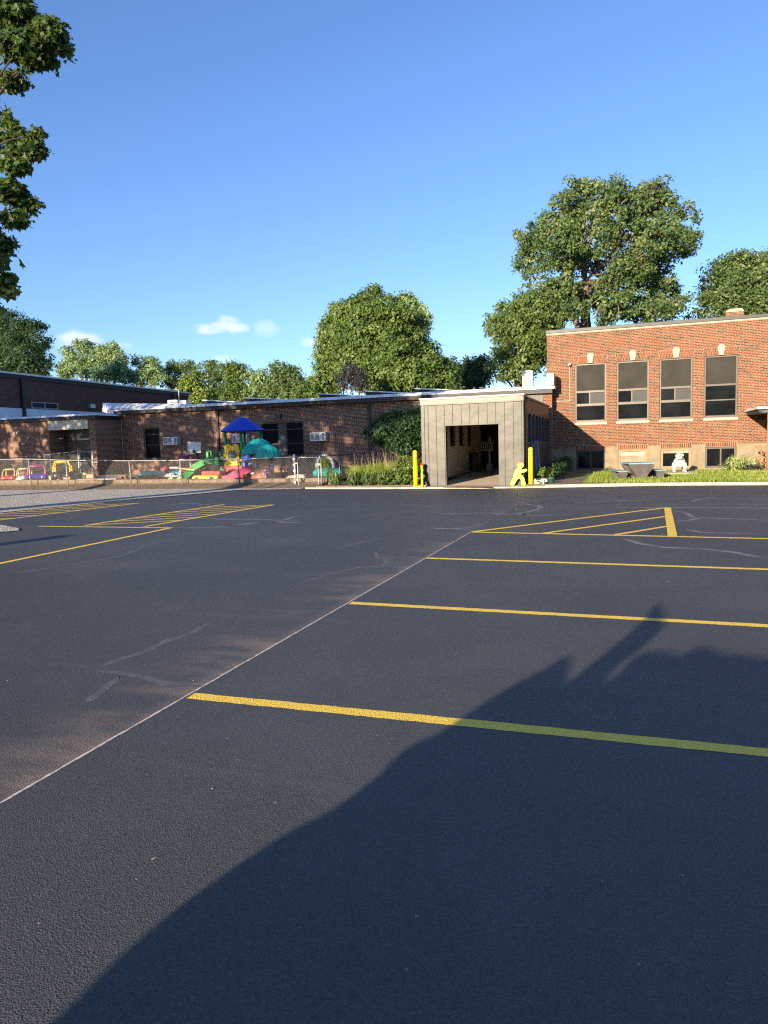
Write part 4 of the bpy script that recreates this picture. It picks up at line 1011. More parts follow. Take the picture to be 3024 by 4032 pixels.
for k in range(nW+1): mb.box(sx-.10,y0+k*st_-.05,1.50,sx+.012,y0+k*st_+.05,2.60)
mb.box(sx-.09,y0,1.47,sx+.010,y1,1.53).box(sx-.09,y0,2.57,sx+.010,y1,2.62)
w = mb.build('side_window', M['dark_frame'], vs)
for k in range(nW):
    box('pane', M['glass_blue'], w, sx-.07,y0+k*st_+.05,1.50,sx-.05,y0+(k+1)*st_-.05,2.60)
    MB().box(sx-.05,y0+k*st_+.05,2.52,sx+.02,y0+k*st_+.35,2.58).build('window_head', M['tan_frame'], w)
# inside
M['dim_white'] = plain('dimmed_white_paint', (.30,.29,.26), .7)  # white greyed down, the dimness of the passage is put into the colour
MB().add([(VL+.02,YT+.02,.055),(VR-.12,YT+.02,.055),(VR-.12,YW,.40),(VL+.02,YW,.40)],[(0,1,2,3)]).build('ramp_floor', M['floor_conc'], vs)
mb = MB(); xi = -6.62
hs = [(27.45,28.45),(29.05,30.05),(30.7,31.6)]
ys = [YT+.22]+[e for h in hs for e in h]+[YW]
mb.box(xi-.1,YT+.22,.0,xi,YW,1.46); mb.box(xi-.1,YT+.22,2.3,xi,YW,2.95)
for k in range(0,len(ys),2): mb.box(xi-.1,ys[k],1.46,xi,ys[k+1],2.3)
mb.build('inner_wall', M['int_wall'], vs)
for a,b in hs: box('inner_window', M['glass_blue'], vs, xi-.08,a,1.46,xi-.05,b,2.3)
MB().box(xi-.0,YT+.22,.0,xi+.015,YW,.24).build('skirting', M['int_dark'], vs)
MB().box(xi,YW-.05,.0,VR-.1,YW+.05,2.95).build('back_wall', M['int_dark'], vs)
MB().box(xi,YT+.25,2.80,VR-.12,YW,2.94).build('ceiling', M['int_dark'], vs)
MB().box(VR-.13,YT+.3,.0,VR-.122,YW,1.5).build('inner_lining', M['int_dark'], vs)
t = thing('waste_bin','black tapered waste bin standing inside the open vestibule','bin',(-6.43,31,.3))
MB().lathe((-6.42,31,.28),[(.15,0),(.2,.74),(.22,.76),(.22,.8),(.18,.8)],16).build('bin_body', M['black'], t, smooth=False)
MB().lathe((-6.42,31,1.08),[(.2,0),(.19,.04),(.05,.08)],16).build('lid', M['black'], t)
t = thing('slatted_box_on_post','small white slatted box on a post deep inside the vestibule','post box',(-5.85,31.3,.3))
mb = MB().box(-6.15,31.2,1.53,-5.62,31.45,1.60).box(-6.15,31.2,1.2,-5.62,31.45,1.25)
for k in range(6): mb.box(-6.15+k*.095,31.19,1.22,-6.10+k*.095,31.23,1.58)
mb.build('slatted_box', M['dim_white'], t)
MB().box(-5.83,31.3,.3,-5.74,31.38,1.25).box(-5.92,31.25,.3,-5.66,31.45,.62).build('post', M['dim_white'], t)
MB().prism([(-5.83,31.25,1.6),(-5.68,31.25,1.6),(-5.75,31.25,1.86)],(0,.15,0)).build('gable', M['dim_white'], t)

# ------------------------------------------------------------------ by the vestibule
def bollard(x, y, lab):
    t = thing('bollard', lab, 'bollard', (x,y,.05), 0, 'yellow bollards by the vestibule')
    MB().lathe((x,y,.04),[(.082,0),(.082,1.22),(.078,1.27),(.06,1.305),(.025,1.32)],20).build('sleeve', M['bollard'], t, smooth=True)
    for z in (1.21,1.08): MB().lathe((x,y,z),[(.0835,0),(.0835,.018)],20).build('band', M['red_band'], t)
bollard(-7.24,24.6,'yellow bollard left of the vestibule beside the bushes'); bollard(-3.13,24.62,'yellow bollard right of the vestibule in front of the leaning boards')
FIG = [(1222,948),(1208,958),(1190,972),(1176,995),(1170,1020),(1168,1048),(1158,1072),(1146,1092),(1133,1113),(1132,1132),(1140,1143),(1160,1146),(1176,1138),(1192,1112),(1205,1088),(1222,1070),(1240,1072),(1250,1090),(1254,1112),(1252,1130),(1262,1142),(1294,1144),(1301,1132),(1297,1110),(1290,1080),(1278,1052),(1258,1030),(1240,1015),(1262,1008),(1292,1000),(1316,984),(1318,970),(1306,962),(1284,966),(1260,972),(1254,962),(1262,950)]
HEADC, HR = (1243,920), 37
def figure(lab, x, y, rz, stand):
    t = thing('child_warning_figure', lab, 'warning figure', (0,0,0), 0, 'lime plastic running child figures')
    Yp = 24.7; o0 = P('c5',1225,1144,Yp); T = .07
    def w(q): p = P('c5',q[0],q[1],Yp); return (p[0]-o0[0], -T/2, p[2]-o0[2])
    mb = MB().prism([w(q) for q in FIG],(0,T,0))
    hd = [w((HEADC[0]+HR*math.cos(a),HEADC[1]+HR*math.sin(a))) for a in [2*PI*k/20 for k in range(20)]]
    mb.prism([(p[0],-T/2-.006,p[2]) for p in hd],(0,T+.012,0))
    b = mb.build('body', M['hivis'], t, bevel=.018, segs=3, smooth=False)
    cp = [w(q) for q in [(1206,912),(1204,900),(1212,889),(1228,884),(1248,884),(1266,889),(1275,893),(1273,899),(1262,897),(1240,902),(1220,910)]]
    MB().prism([(p[0],-T/2-.02,p[2]+.004) for p in cp],(0,T+.04,0)).build('cap', M['cap_red'], t, bevel=.008)
    e = w((1256,914)); 
    MB().ell((e[0],-T/2-.01,e[2]),(.013,.006,.016),10,6).build('eye', M['black'], t)
    bl = [w(q) for q in [(1196,1004),(1236,1014),(1236,1019),(1195,1010)]]; MB().prism([(p[0],-T/2-.006,p[2]) for p in bl],(0,.01,0)).build('belt', M['mortar_tan'], t)
    ln = [w(q) for q in [(1290,1130),(1284,1120),(1270,1124),(1262,1134)]]; MB().tube([(p[0],-T/2-.003,p[2]) for p in ln],.004,5).build('shoe_line', M['dark_frame'], t)
    if stand:
        MB().box(-.19,-.10,0,-.10,.22,.03).box(.14,-.12,0,.24,.24,.03).build('foot_base', M['hivis'], t, bevel=.012)
    t.location = (x,y,.05); t.rotation_euler = (0,0,rz)
    return t
o0 = P('c5',1225,1144,24.7)
figure('lime green running child figure with red cap seen flat on beside the right bollard', o0[0], 24.7, 0, False)
figure('lime green running child figure seen edge on beside the left bollard', -7.0, 24.62, R(104), True)
# leaning boards
t = thing('leaning_boards','tall blue grey framed boards leaning on the vestibule side','boards',(-3.1,26.4,.1))
def lean(c0, c1, c2, c3, d, name, m_, dz=0):
    MB().prism([c0,c1,c2,c3],d).build(name, m_, t)
a = [(-3.30,26.35,.10),(-2.98,26.3,.10),(-3.17,26.9,1.56),(-3.37,26.95,1.56)]
lean(*a,(0,.05,0),'board',M['board'])
for i,j in ((0,3),(1,2),(3,2)):
    MB().tube([a[i],a[j]],.022,6).build('edge_rail', M['galv'], t)
mid = [tuple((a[0][k]+a[1][k])/2 for k in range(3)),tuple((a[3][k]+a[2][k])/2 for k in range(3))]
MB().tube([(mid[0][0],mid[0][1]-.02,mid[0][2]),(mid[1][0],mid[1][1]-.02,mid[1][2])],.016,6).build('mid_rail', M['galv'], t)
tag(MB().box(-3.03,24.62,.05,-2.68,24.86,.23).build('white_cinder_block', M['white_block'], None, bevel=.012), 'whitewashed block with a weed before it, right of the bollard', 'block')
tag(MB().box(-3.10,25.3,.09,-2.62,25.5,.24).build('white_cinder_block', M['white_block'], None, bevel=.012), 'whitewashed block lying just behind the front one', 'block')
t = thing('plant_pot','dark green tipped plastic plant pot right of the white blocks','pot',(-2.5,25.2,.1))
MB().lathe((-2.52,25.2,.09),[(.10,0),(.14,.16),(.155,.16),(.155,.20),(.13,.20),(.12,.1)],16).build('pot_body', M['green_pot'], t)

# --- plants helper
def blob_plant(name, lab, base, lobes, n, size, leaf, cat='shrub', clump=.14, per=24, group=None, stems=4, **kw):
    t = thing(name, lab, cat, base, 0, group)
    mb = MB()
    for i in range(stems):
        l = lobes[i % len(lobes)]; mb.tube([base,(base[0]*.5+l[0]*.5,base[1]*.5+l[1]*.5,(base[2]+l[2])*.5),(l[0],l[1],l[2])],[.015,.012,.006],5)
    mb.build('stem', M['bark'], t)
    crown('foliage', t, lobes, n, size, M[leaf], clump, per, **kw)
    return t
blob_plant('boxwood_shrub','yellow leaved small shrub nearest the leaning boards',(-2.85,26.3,.1),[(-2.85,26.3,.36,.27,.3,.26)],1500,.07,'lf_yellow',shell=.3)
blob_plant('boxwood_shrub','dark green low shrub behind the yellow leaved one',(-2.62,28.2,.1),[(-2.70,28.0,.42,.35,.5,.30),(-2.5,28.6,.45,.4,.5,.3)],2200,.07,'lf_dark',shell=.4)
blob_plant('boxwood_shrub','dark green shrub farthest back against the stucco base',(-2.75,31.5,.1),[(-2.85,31,.46,.4,.6,.32),(-2.6,32,.5,.4,.6,.34)],2200,.07,'lf_dark',shell=.4)
blob_plant('sprout','small weed growing before the whitewashed block',(-2.85,24.58,.06),[(-2.85,24.58,.13,.09,.03,.08)],70,.05,'lf_bright','weed',.05,10,stems=2)
# hosta with bronze plant at its foot
def strap_plant(name, lab, c, rad, h, n, leaf, width=.05, cat='plant', arch=.6, group=None, sub=None):
    t = thing(name, lab, cat, c, 0, group)
    ang = RNG.uniform(0,2*PI,n); ln = RNG.uniform(.6,1.1,n); bx = RNG.normal(0,rad*.18,(n,2)); S = 6
    V = []; F = []; T = []
    for i in range(n):
        d = np.array([math.cos(ang[i]),math.sin(ang[i])]); side = np.array([-d[1],d[0]]); el = RNG.uniform(.25,1)
        tone = RNG.normal(.45,.2)
        for s in range(S+1):
            u = s/S; r_ = rad*ln[i]*(u**1.1)*(1.15-el*.6); z = h*ln[i]*(el*1.1)*math.sin(min(PI*.98,u*PI*arch))/math.sin(min(PI/2,PI*arch)); w_ = width*(math.sin(PI*min(.97,u*.85+.12)))
            p = np.array(c[:2])+bx[i]+d*r_
            V += [(p[0]+side[0]*w_,p[1]+side[1]*w_,c[2]+max(.01,z)),(p[0]-side[0]*w_,p[1]-side[1]*w_,c[2]+max(.01,z))]; T += [tone+RNG.normal(0,.05)]*2
            if s: b = len(V); F.append((b-4,b-3,b-1,b-2))
    o = MB().add(V,F).build('leaves', M[leaf], t, fixn=False)
    at = o.data.attributes.new('tone','FLOAT','POINT'); at.data.foreach_set('value', np.clip(np.array(T,np.float32),0,1))
    return t
t = strap_plant('hosta_plant','pale variegated hosta clump under the rightmost basement window',(4.35,33.2,.1),.72,.55,260,'lf_hosta',.042,arch=.75)
strap_plant('hosta_plant','smaller variegated hosta clump hugging the right side of the big hosta',(4.95,33.4,.1),.5,.45,150,'lf_hosta',.038,arch=.75)
blob_plant('bronze_shrub','low bronze brown shrub between the hosta and the railing',(5.0,32.8,.1),[(4.95,32.8,.18,.42,.25,.14)],900,.05,'lf_purple',clump=.12)
blob_plant('weed_tuft','small leafy tuft at the wall base left of the picnic table',(-.85,33.8,.1),[(-.8,33.8,.17,.25,.12,.1)],260,.06,'lf_big','weed',.1,16,stems=2)

# flower bed left of the vestibule
def grass_clump(lab, c, h, r_, n, plumes, leaf='lf_grass'):
    t = thing('ornamental_grass', lab, 'grass clump', c, 0, 'ornamental grass clumps in the flower bed')
    def blades(nm, n, h, r_, w_, lf, spread):
        V=[];F=[];T=[]
        for i in range(n):
            a = RNG.uniform(0,2*PI); b = r_*RNG.uniform(0,1)**.6; hh = h*RNG.uniform(.6,1.05); ln_ = RNG.uniform(.1,1)*spread
            p = np.array([c[0]+b*math.cos(a),c[1]+b*math.sin(a)]); d = np.array([math.cos(a+RNG.normal(0,.4)),math.sin(a+RNG.normal(0,.4))]); s_ = np.array([-d[1],d[0]]); tn = RNG.normal(.5,.22)
            for s in range(4):
                u = s/3; q = p+d*ln_*hh*u*u; w2 = w_*(1-u*.8); z = c[2]+hh*(u-.12*ln_*u*u)
                V += [(q[0]+s_[0]*w2,q[1]+s_[1]*w2,z),(q[0]-s_[0]*w2,q[1]-s_[1]*w2,z)]; T += [tn]*2
                if s: m_=len(V); F.append((m_-4,m_-3,m_-1,m_-2))
        o = MB().add(V,F).build(nm, M[lf], t, fixn=False); at = o.data.attributes.new('tone','FLOAT','POINT'); at.data.foreach_set('value', np.clip(np.array(T,np.float32),0,1))
    blades('blades', n, h, r_, .012, leaf, .55)
    if plumes: blades('plumes', plumes, h*1.55, r_*.8, .007, 'lf_straw', .28)
grass_clump('upright grass clump leftmost in the flower bed with few plumes',(-10.05,26.1,.05),.78,.38,520,16)
grass_clump('grass clump with the tallest straw plumes in the middle of the bed',(-9.45,26.3,.05),.85,.42,600,60)
grass_clump('grass clump with orange straw plumes right of the tallest one',(-8.85,26.5,.05),.9,.42,560,50)
def lily(lab, c, r_, h, n=150): return strap_plant('daylily_plant', lab, c, r_, h, n, 'lf_big', .022, 'plant', .8, 'daylily clumps along the walk')
lily('dark leafy daylily clump leftmost by the fence post',(-10.75,25.5,.05),.42,.5)
lily('daylily clump in front of the leftmost grass',(-9.95,25.35,.05),.42,.52)
lily('daylily clump in front of the tall plumes',(-9.35,25.3,.05),.42,.52)
lily('daylily clump in front of the orange plumes',(-8.8,25.35,.05),.42,.5)
blob_plant('leafy_shrub','leafy green shrub in the bed left of the yellow bollard',(-8.05,25.6,.05),[(-8.15,25.6,.45,.5,.45,.40),(-7.75,25.8,.5,.4,.4,.35),(-8.3,25.4,.3,.4,.3,.28)],3600,.10,'lf_bright',clump=.16,shell=.4)
blob_plant('leafy_shrub','bright clipped shrub behind the bollard against the vestibule',(-7.55,26.4,.05),[(-7.6,26.4,.62,.42,.5,.36),(-8.4,26.9,.72,.5,.5,.4)],2600,.09,'lf_bright',clump=.16,shell=.45)
def wispy():
    c = (-11.1,25.6,.05); t = thing('wispy_plant','thin feathery plant leaning by the gate post','plant',c)
    MB().tube([(-10.85,25.6,.05),(-11.0,25.6,.5),(-11.2,25.6,.95),(-11.3,25.6,1.32)],[.014,.012,.008,.004],6).build('stem', M['lf_stalk'], t)
    crown('foliage', t, [(-11.2,25.6,.95,.26,.2,.36),(-11.0,25.6,.6,.24,.18,.2)], 1500, .075, M['lf_bright'], .14, 24, shape=LONG, shell=.1)
M['lf_stalk'] = plain('green_stalk', (.16,.17,.05), .7)
wispy()
def bush():
    Y = 29.6
    L = [lob('c4',*a,Y,dy) for a,dy in [((850,660,110,60),0),((960,560,120,90),0),((1080,480,120,90),0),((1220,440,130,80),.3),((1380,420,130,70),.3),((1490,400,80,80),.5),((1050,640,190,120),-.5),((1250,620,190,140),-.6),((1430,600,150,150),-.3),((1000,790,150,70),0),((1200,790,180,100),-.6),((1330,870,160,80),-.6),((1450,900,110,110),-.3),((1400,760,160,120),-.5)]]
    L = [(l[0],l[1],l[2],l[3],min(l[3],1.0),l[5]) for l in L]
    tree('dogwood_tree','bushy dark green small tree left of the metal vestibule',(-9.0,29.8,.1), L, 13000, .11, 'lf_dark', cat='tree', clump=.24, per=34, shell=.3, split=.25, tr=.06, droop=.6)
bush()

# ------------------------------------------------------------------ picnic table and statue
def table():
    c = (.36,27.95,.09); rz = R(14)
    t = thing('picnic_table','small concrete picnic table with light blue top and benches on the lawn','picnic table',c,rz)
    Mx = Matrix.Translation(Vector(c)) @ Matrix.Rotation(rz,4,'Z')
    def w(x,y,z): return tuple(Mx @ Vector((x,y,z)))
    def bx(mb,x0,y0,z0,x1,y1,z1):
        n=len(mb.v); mb.box(x0,y0,z0,x1,y1,z1)
        for i in range(n,len(mb.v)): mb.v[i] = w(*mb.v[i])
        return mb
    L = .62
    bx(MB(),-.46,-L,.53,.46,L,.585).build('tabletop', M['blue_table'], t, bevel=.012)
    mb = MB()
    for y0 in (-L+.02, L-.2):
        mb.prism([w(-.20,y0,0),(w(.20,y0,0)),w(.20,y0,.12),w(.44,y0,.44),w(.44,y0,.53),w(-.44,y0,.53),w(-.44,y0,.44),w(-.20,y0,.12)], Vector(w(0,.18,0))-Vector(w(0,0,0)))
    bx(mb,-.16,-L+.2,.05,.16,L-.2,.5)
    mb.build('pedestal', M['grey_conc'], t, bevel=.01)
    for s in (-1,1):
        b = bx(MB(), s*.50 if s>0 else -.86, -L,.27, s*.86 if s>0 else -.50, L,.305).build('bench_top', M['blue_table'], t, bevel=.01)
        mb = MB()
        for y0 in (-L+.02, L-.2): 
            xa,xb = (.52,.80) if s>0 else (-.82,-.52)
            mb.prism([w(xa+.03,y0,0),w(xb-.03,y0,0),w(xb,y0,.27),w(xa,y0,.27)], Vector(w(0,.16,0))-Vector(w(0,0,0)))
        mb.build('bench_leg', M['grey_conc'], t, bevel=.01)
    bx(MB(),-.53,-.12,.04,.53,.12,.12).build('cross_beam', M['grey_conc'], t)
table()
def bulldog():
    cx, cy, z = 2.02, 31.45, .14
    tag(MB().box(1.44,30.55,.06,2.62,32.5,.145).build('concrete_slab', M['concrete'], None, bevel=.02), 'pale concrete slab on the grass under the white bulldog', 'slab')
    t = thing('bulldog_statue','chipped white bulldog statue standing on a slab before the basement window','statue',(cx,cy,z))
    mb = MB(); E = lambda x,y,zz,a,b,c,**k: mb.ell((cx+x,cy+y,z+zz),(a,b,c),20,14,**k)
    E(0,-.02,.40,.235,.24,.22); E(0,.22,.36,.20,.30,.17); E(0,-.10,.34,.22,.17,.16)            # chest, trunk
    E(0,-.10,.56,.155,.16,.13)                                                                     # neck
    E(-.02,-.20,.66,.145,.15,.125); E(-.02,-.33,.60,.10,.085,.072); E(-.08,-.33,.575,.058,.07,.065); E(.04,-.33,.575,.058,.07,.065)   # skull, muzzle, jowls
    E(-.02,-.36,.55,.06,.05,.03); E(-.02,-.40,.645,.030,.025,.022); E(-.02,-.30,.71,.09,.06,.035)   # jaw, nose, brow
    E(-.15,-.20,.675,.028,.06,.06,ry=.25); E(.125,-.19,.70,.035,.06,.065,ry=-.45)                    # folded ears
    for s in (-1,1):
        mb.tube([(cx+s*.17,cy-.10,z+.36),(cx+s*.215,cy-.13,z+.22),(cx+s*.20,cy-.14,z+.09),(cx+s*.20,cy-.15,z+.03)],[.10,.08,.062,.062],12)
        E(s*.205,-.20,.035,.075,.10,.04)
        for q in (-1,0,1): E(s*.205+q*.04,-.275,.03,.022,.03,.026)
        mb.tube([(cx+s*.14,cy+.38,z+.34),(cx+s*.19,cy+.32,z+.20),(cx+s*.18,cy+.42,z+.11),(cx+s*.18,cy+.38,z+.03)],[.12,.095,.06,.055],12)
        E(s*.185,.33,.035,.065,.09,.04)
    E(0,.52,.42,.03,.06,.03)
    mb.build('body', M['white_paint'], t, remesh=.014)
    g = MB()
    for s in (-1,1): g.ell((cx-.02+s*.058,cy-.325,z+.672),(.013,.01,.012),10,6)
    g.build('eyes', M['grey_conc'], t)
    MB().ell((cx-.02,cy-.418,z+.648),(.026,.012,.016),10,6).build('nose', M['grey_conc'], t)
    MB().tube([(cx-.12,cy-.345,z+.53),(cx-.06,cy-.405,z+.565),(cx-.02,cy-.415,z+.58),(cx+.02,cy-.405,z+.565),(cx+.08,cy-.345,z+.53)],.007,6).build('mouth_line', M['grey_conc'], t)
bulldog()

# ------------------------------------------------------------------ timbers and fences
tw = thing('timber_edging','two courses of weathered grey timbers edging the playground','retaining wall',(-20,26.1,0))
rg = random.Random(4)
for row,(z0,z1,yy) in enumerate(((.0,.165,26.06),(.165,.335,26.10))):
    x = -46 + row*1.1
    while x < -11.3:
        L = 2.45; x1 = min(x+L-.015,-11.25); zz = .09*max(0,min(1,(-16-x)/12))
        mb = MB().box(x,yy+rg.uniform(-.012,.012),z0+zz+rg.uniform(-.006,.006),x1,yy+.20,z1+zz-.004+rg.uniform(-.008,.004)); mb.build('timber', M['timber'], tw, bevel=.016)
        x += L
def mesh_wires(mb, a, b, z0, z1, step=.072, r_=.0023):
    a = Vector(a); b = Vector(b); L = (b-a).length; d = (b-a)/L; H = z1-z0; nrm = Vector((-d.y,d.x,0))*r_
    def seg(s0, h0, s1, h1):
        t = Vector((s1-s0,h1-h0)); q = Vector((-t[1],t[0])); q = q/q.length*r_
        pts = [];
        for s,h in ((s0,h0),(s1,h1)):
            p = a+d*s; 
            for e,f in ((1,0),(-.5,1),(-.5,-1)):
                pts.append((p.x+d.x*q[0]*e+nrm.x*f*.8, p.y+d.y*q[0]*e+nrm.y*f*.8, z0+h+q[1]*e))
        mb.add(pts,[(0,1,4,3),(1,2,5,4),(2,0,3,5)])
    s = -H
    while s < L:
        for up in (0,1):
            s0,s1,h0,h1 = s,s+H,0.,H
            if s0 < 0: h0 = -s0; s0 = 0
            if s1 > L: h1 = H-(s1-L); s1 = L
            if s1-s0 > .02:
                if up: seg(s0,h0,s1,h1)
                else: seg(s0,H-h0,s1,H-h1)
        s += step
YFn = 25.72
t = thing('chain_link_fence','long low chain link fence along the front of the playground','fence',(-20,YFn,0))
px_ = [(-46,1.5),(-36,1.48),(-31,1.44),(-26.2,1.40),(-24.05,1.30),(-20.6,1.21),(-18.0,1.18),(-15.2,1.18),(-12.62,1.20)]
MB().tube([(x,YFn,z) for x,z in px_],.022,8).build('top_rail', M['galv'], t, smooth=True)
for x,z in px_[1:-1]: MB().tube([(x+.05,YFn+.03,.02),(x,YFn+.03,z+.02)],.03,8).build('post', M['galv'], t, smooth=True)
mb = MB().tube([(-12.58,YFn,.0),(-12.60,YFn,1.27)],.045,10); mb.ell((-12.60,YFn,1.28),(.05,.05,.04),10,6); mb.build('end_post', M['galv'], t, smooth=True)
mb = MB()
for (xa,za),(xb,zb) in zip(px_,px_[1:]):
    if xb > -31: mesh_wires(mb,(xa,YFn-.01,0),(xb,YFn-.01,0),.16,min(za,zb)-.01)
mb.build('wire_mesh', M['galv_wire'], t, fixn=False)
for k in range(5): MB().tube([(-12.60,YFn-.05,.2+k*.23),(-12.60,YFn+.05,.2+k*.23)],.055,8).build('tension_band', M['galv'], t)
# gate
t = thing('chain_link_gate','round cornered chain link gate between two thick posts','gate',(-12.05,YFn,0))
x0,x1,z0,z1,cr = -12.47,-11.57,.06,1.17,.12
pts = []
for cx_,cz_,a0 in ((x1-cr,z1-cr,0),(x0+cr,z1-cr,90),(x0+cr,z0+cr,180),(x1-cr,z0+cr,270)):
    for k in range(5): a = R(a0+k*22.5); pts.append((cx_+cr*math.cos(a),YFn,cz_+cr*math.sin(a)))
pts.append(pts[0]); MB().tube(pts,.024,8,cap=False).build('gate_frame', M['galv'], t, smooth=True)
mb = MB(); mesh_wires(mb,(x0+.02,YFn,0),(x1-.02,YFn,0),.09,1.14); mb.build('wire_mesh', M['galv_wire'], t, fixn=False)
mb = MB()
for z in (.3,.95): mb.box(-12.58,YFn-.03,z-.03,-12.45,YFn+.03,z+.03)
mb.build('hinge', M['galv'], t); MB().box(-11.6,YFn-.05,.85,-11.42,YFn+.02,.93).build('latch', M['galv'], t)
mb = MB()
for k in range(5): x = -12.3+k*.16; mb.tube([(x,YFn-.02,1.16),(x+.05,YFn+.0,1.25)],.012,5)
mb.build('wire_ends', M['galv'], t)
# fence running back from the gate to the wing
t = thing('chain_link_fence','chain link fence with a dark rail running from the gate back to the wing wall','fence',(-11.4,YFn,0))
fb = [(-11.44,YFn,1.24),(-11.62,28.6,1.24),(-11.75,31.0,1.25),(-11.9,33.6,1.25)]
fb = [(-11.44,YFn,1.20),(-11.44,27.6,1.22),(-11.30,29.8,1.23),(-11.2,31.6,1.27),(-11.1,33.6,1.30)]
MB().tube(fb,.022,8).build('top_rail', M['galv_dark'], t, smooth=True)
for i,(x,y,z) in enumerate(fb):
    MB().tube([(x,y,.0),(x,y,z+(.1 if i==0 else .0))],.04 if i==0 else .03,8).build('post', M['galv' if i<2 else 'galv_dark'], t, smooth=True)
mb = MB()
for a,b in zip(fb,fb[1:]): mesh_wires(mb,(a[0],a[1],0),(b[0],b[1],0),.1,1.2,.09)
mb.build('wire_mesh', M['galv_wire'], t, fixn=False)
# fence in front of the entrance, behind the toy cars
t = thing('chain_link_fence','dark chain link fence behind the toy cars before the entrance block','fence',(-30,29,0))
fd = [(-36,29.2,1.38),(-31.4,29,1.41),(-28.4,29,1.58),(-26.27,29,1.70)]
MB().tube(fd,.022,8).build('top_rail', M['galv_dark'], t, smooth=True)
for x,y,z in fd[1:-1]: MB().tube([(x,y,.3),(x,y,z)],.028,8).build('post', M['galv_dark'], t)
MB().tube([(-28.05,29,.3),(-28.05,29,1.5)],.025,8).build('post', M['galv_dark'], t)
MB().tube([(-26.27,29,.3),(-26.27,29,1.76)],.04,8).build('end_post', M['galv'], t)
mb = MB()
for a,b in zip(fd,fd[1:]): mesh_wires(mb,(a[0],a[1],0),(b[0],b[1],0),.38,min(a[2],b[2]),.09)
mb.build('wire_mesh', M['galv_wire'], t, fixn=False)
t = thing('chain_link_gate','tall narrow chain link gate in front of the recessed door','gate',(-25.85,29,.3))
MB().tube([(-26.18,29,.5),(-26.18,29,1.62),(-26.12,29,1.68),(-25.5,29,1.68),(-25.44,29,1.62),(-25.44,29,.5),(-26.18,29,.5)],.02,8).build('gate_frame', M['galv'], t)
MB().tube([(-25.38,29,.3),(-25.38,29,1.76)],.035,8).build('gate_post', M['galv'], t)
mb = MB(); mesh_wires(mb,(-26.18,29,0),(-25.44,29,0),.5,1.68,.08); mb.build('wire_mesh', M['galv_wire'], t, fixn=False)
M['bubble'] = N('bubble_window').set(col=(.16,.22,.16), rough=.06, spec=.8).m
M['pl_orange2'] = plain('pl_orange2', (.40,.17,.085), .5, var=.1); M['pl_navy2'] = plain('pl_navy2', (.04,.08,.20), .3, var=.1); M['pl_cream2'] = plain('pl_cream2', (.44,.38,.25), .5, var=.1)
M['pl_teal2'] = plain('pl_teal2', (.02,.17,.17), .5)

# ------------------------------------------------------------------ playground toys
def toy_car(lab, c, w, h, roof, body, rz=0, trim='white_pl', group='ride on toy cars behind the fence', windows=False):
    t = thing('toy_car', lab, 'toy car', c, rz, group)
    Mx = WM[t.name]
    def W(mb):
        mb.v = [tuple(Mx @ Vector(p)) for p in mb.v]; return mb
    l = w*1.15; hb = h*.42
    mb = MB()                                    # tub: front is -Y
    prof = [(-l/2,.10),(-l/2,hb*.62),(-l*.40,hb*.92),(-l*.18,hb),(-l*.12,hb*.8),(l*.2,hb*.8),(l*.26,hb),(l*.46,hb*.96),(l/2,hb*.6),(l/2,.10)]
    mb.prism([(-w*.44,y,z) for y,z in prof],(w*.88,0,0)); W(mb).build('body', M[body], t, bevel=.035, segs=3)
    mb = MB(); r_ = h*.045
    for sx in (-1,1):
        mb.tube([(sx*w*.40,-l*.30,hb*.9),(sx*w*.38,-l*.20,h*.74),(sx*w*.30,-l*.12,h*.93)],[r_*1.3,r_,r_*1.2],8)
        mb.tube([(sx*w*.40,l*.32,hb*.9),(sx*w*.38,l*.26,h*.74),(sx*w*.30,l*.18,h*.93)],[r_*1.7,r_*1.4,r_*1.2],8)
    mb.ell((0,l*.03,h*.90),(w*.39,l*.27,h*.10),18,10)
    W(mb).build('roof', M[roof], t, remesh=.018)
    for sx in (-1,1):
        for sy in (-1,1):
            y = sy*l*.32
            wh = W(MB().tube([(sx*w*.36,y,.10),(sx*w*.50,y,.10)],.10,16)).build('wheel', M['black'], t, bevel=.012)
            W(MB().tube([(sx*w*.49,y,.10),(sx*w*.515,y,.10)],.05,12)).build('hub', M[trim], wh)
        mb = MB().ell((sx*w*.27,-l*.5,hb*.52),(.055,.03,.05),12,8); W(mb).build('headlight', M['white_pl'], t, smooth=True)
        W(MB().ell((sx*w*.27,-l*.5-.028,hb*.52),(.022,.01,.022),8,6)).build('pupil', M['black'], t, smooth=True)
    W(MB().tube([(0,-l*.12,hb*.9),(0,-l*.06,hb*1.1)],.012,6).lathe((0,-l*.05,hb*1.1),[(.08,0),(.08,.018)],14)).build('steering_wheel', M['black'], t)
    if windows:
        mb = MB()
        for sx in (-1,1): mb.tube([(sx*w*.30,-l*.34,hb*1.0),(sx*w*.26,-l*.25,h*.80)],.032,8)
        mb.tube([(-w*.26,-l*.25,h*.80),(w*.26,-l*.25,h*.80)],.022,8); W(mb).build('window_trim', M['white_pl'], t, smooth=True)
    return t
toy_car('faded red toy car with a mustard roof, leftmost by the fence', (-29.2,27.5,.33), .74, .63, 'pl_straw', 'pl_red', R(25))
toy_car('faded red toy car with a cream roof beside the mustard roofed one', (-28.5,27.7,.33), .76, .64, 'pl_cream', 'pl_red', R(35))
toy_car('purple toy car with a pink roof behind the fence post', (-27.5,27.5,.34), .98, .77, 'pl_hotpink', 'pl_purple', R(40))
toy_car('black toy truck with a yellow cab roof', (-26.1,27.7,.36), .95, .93, 'pl_yellow', 'black', R(35))
toy_car('maroon toy car with white window frames beside the narrow wing window', (-20.2,29.3,.45), .86, .90, 'pl_maroon', 'pl_maroon', R(35), windows=True)
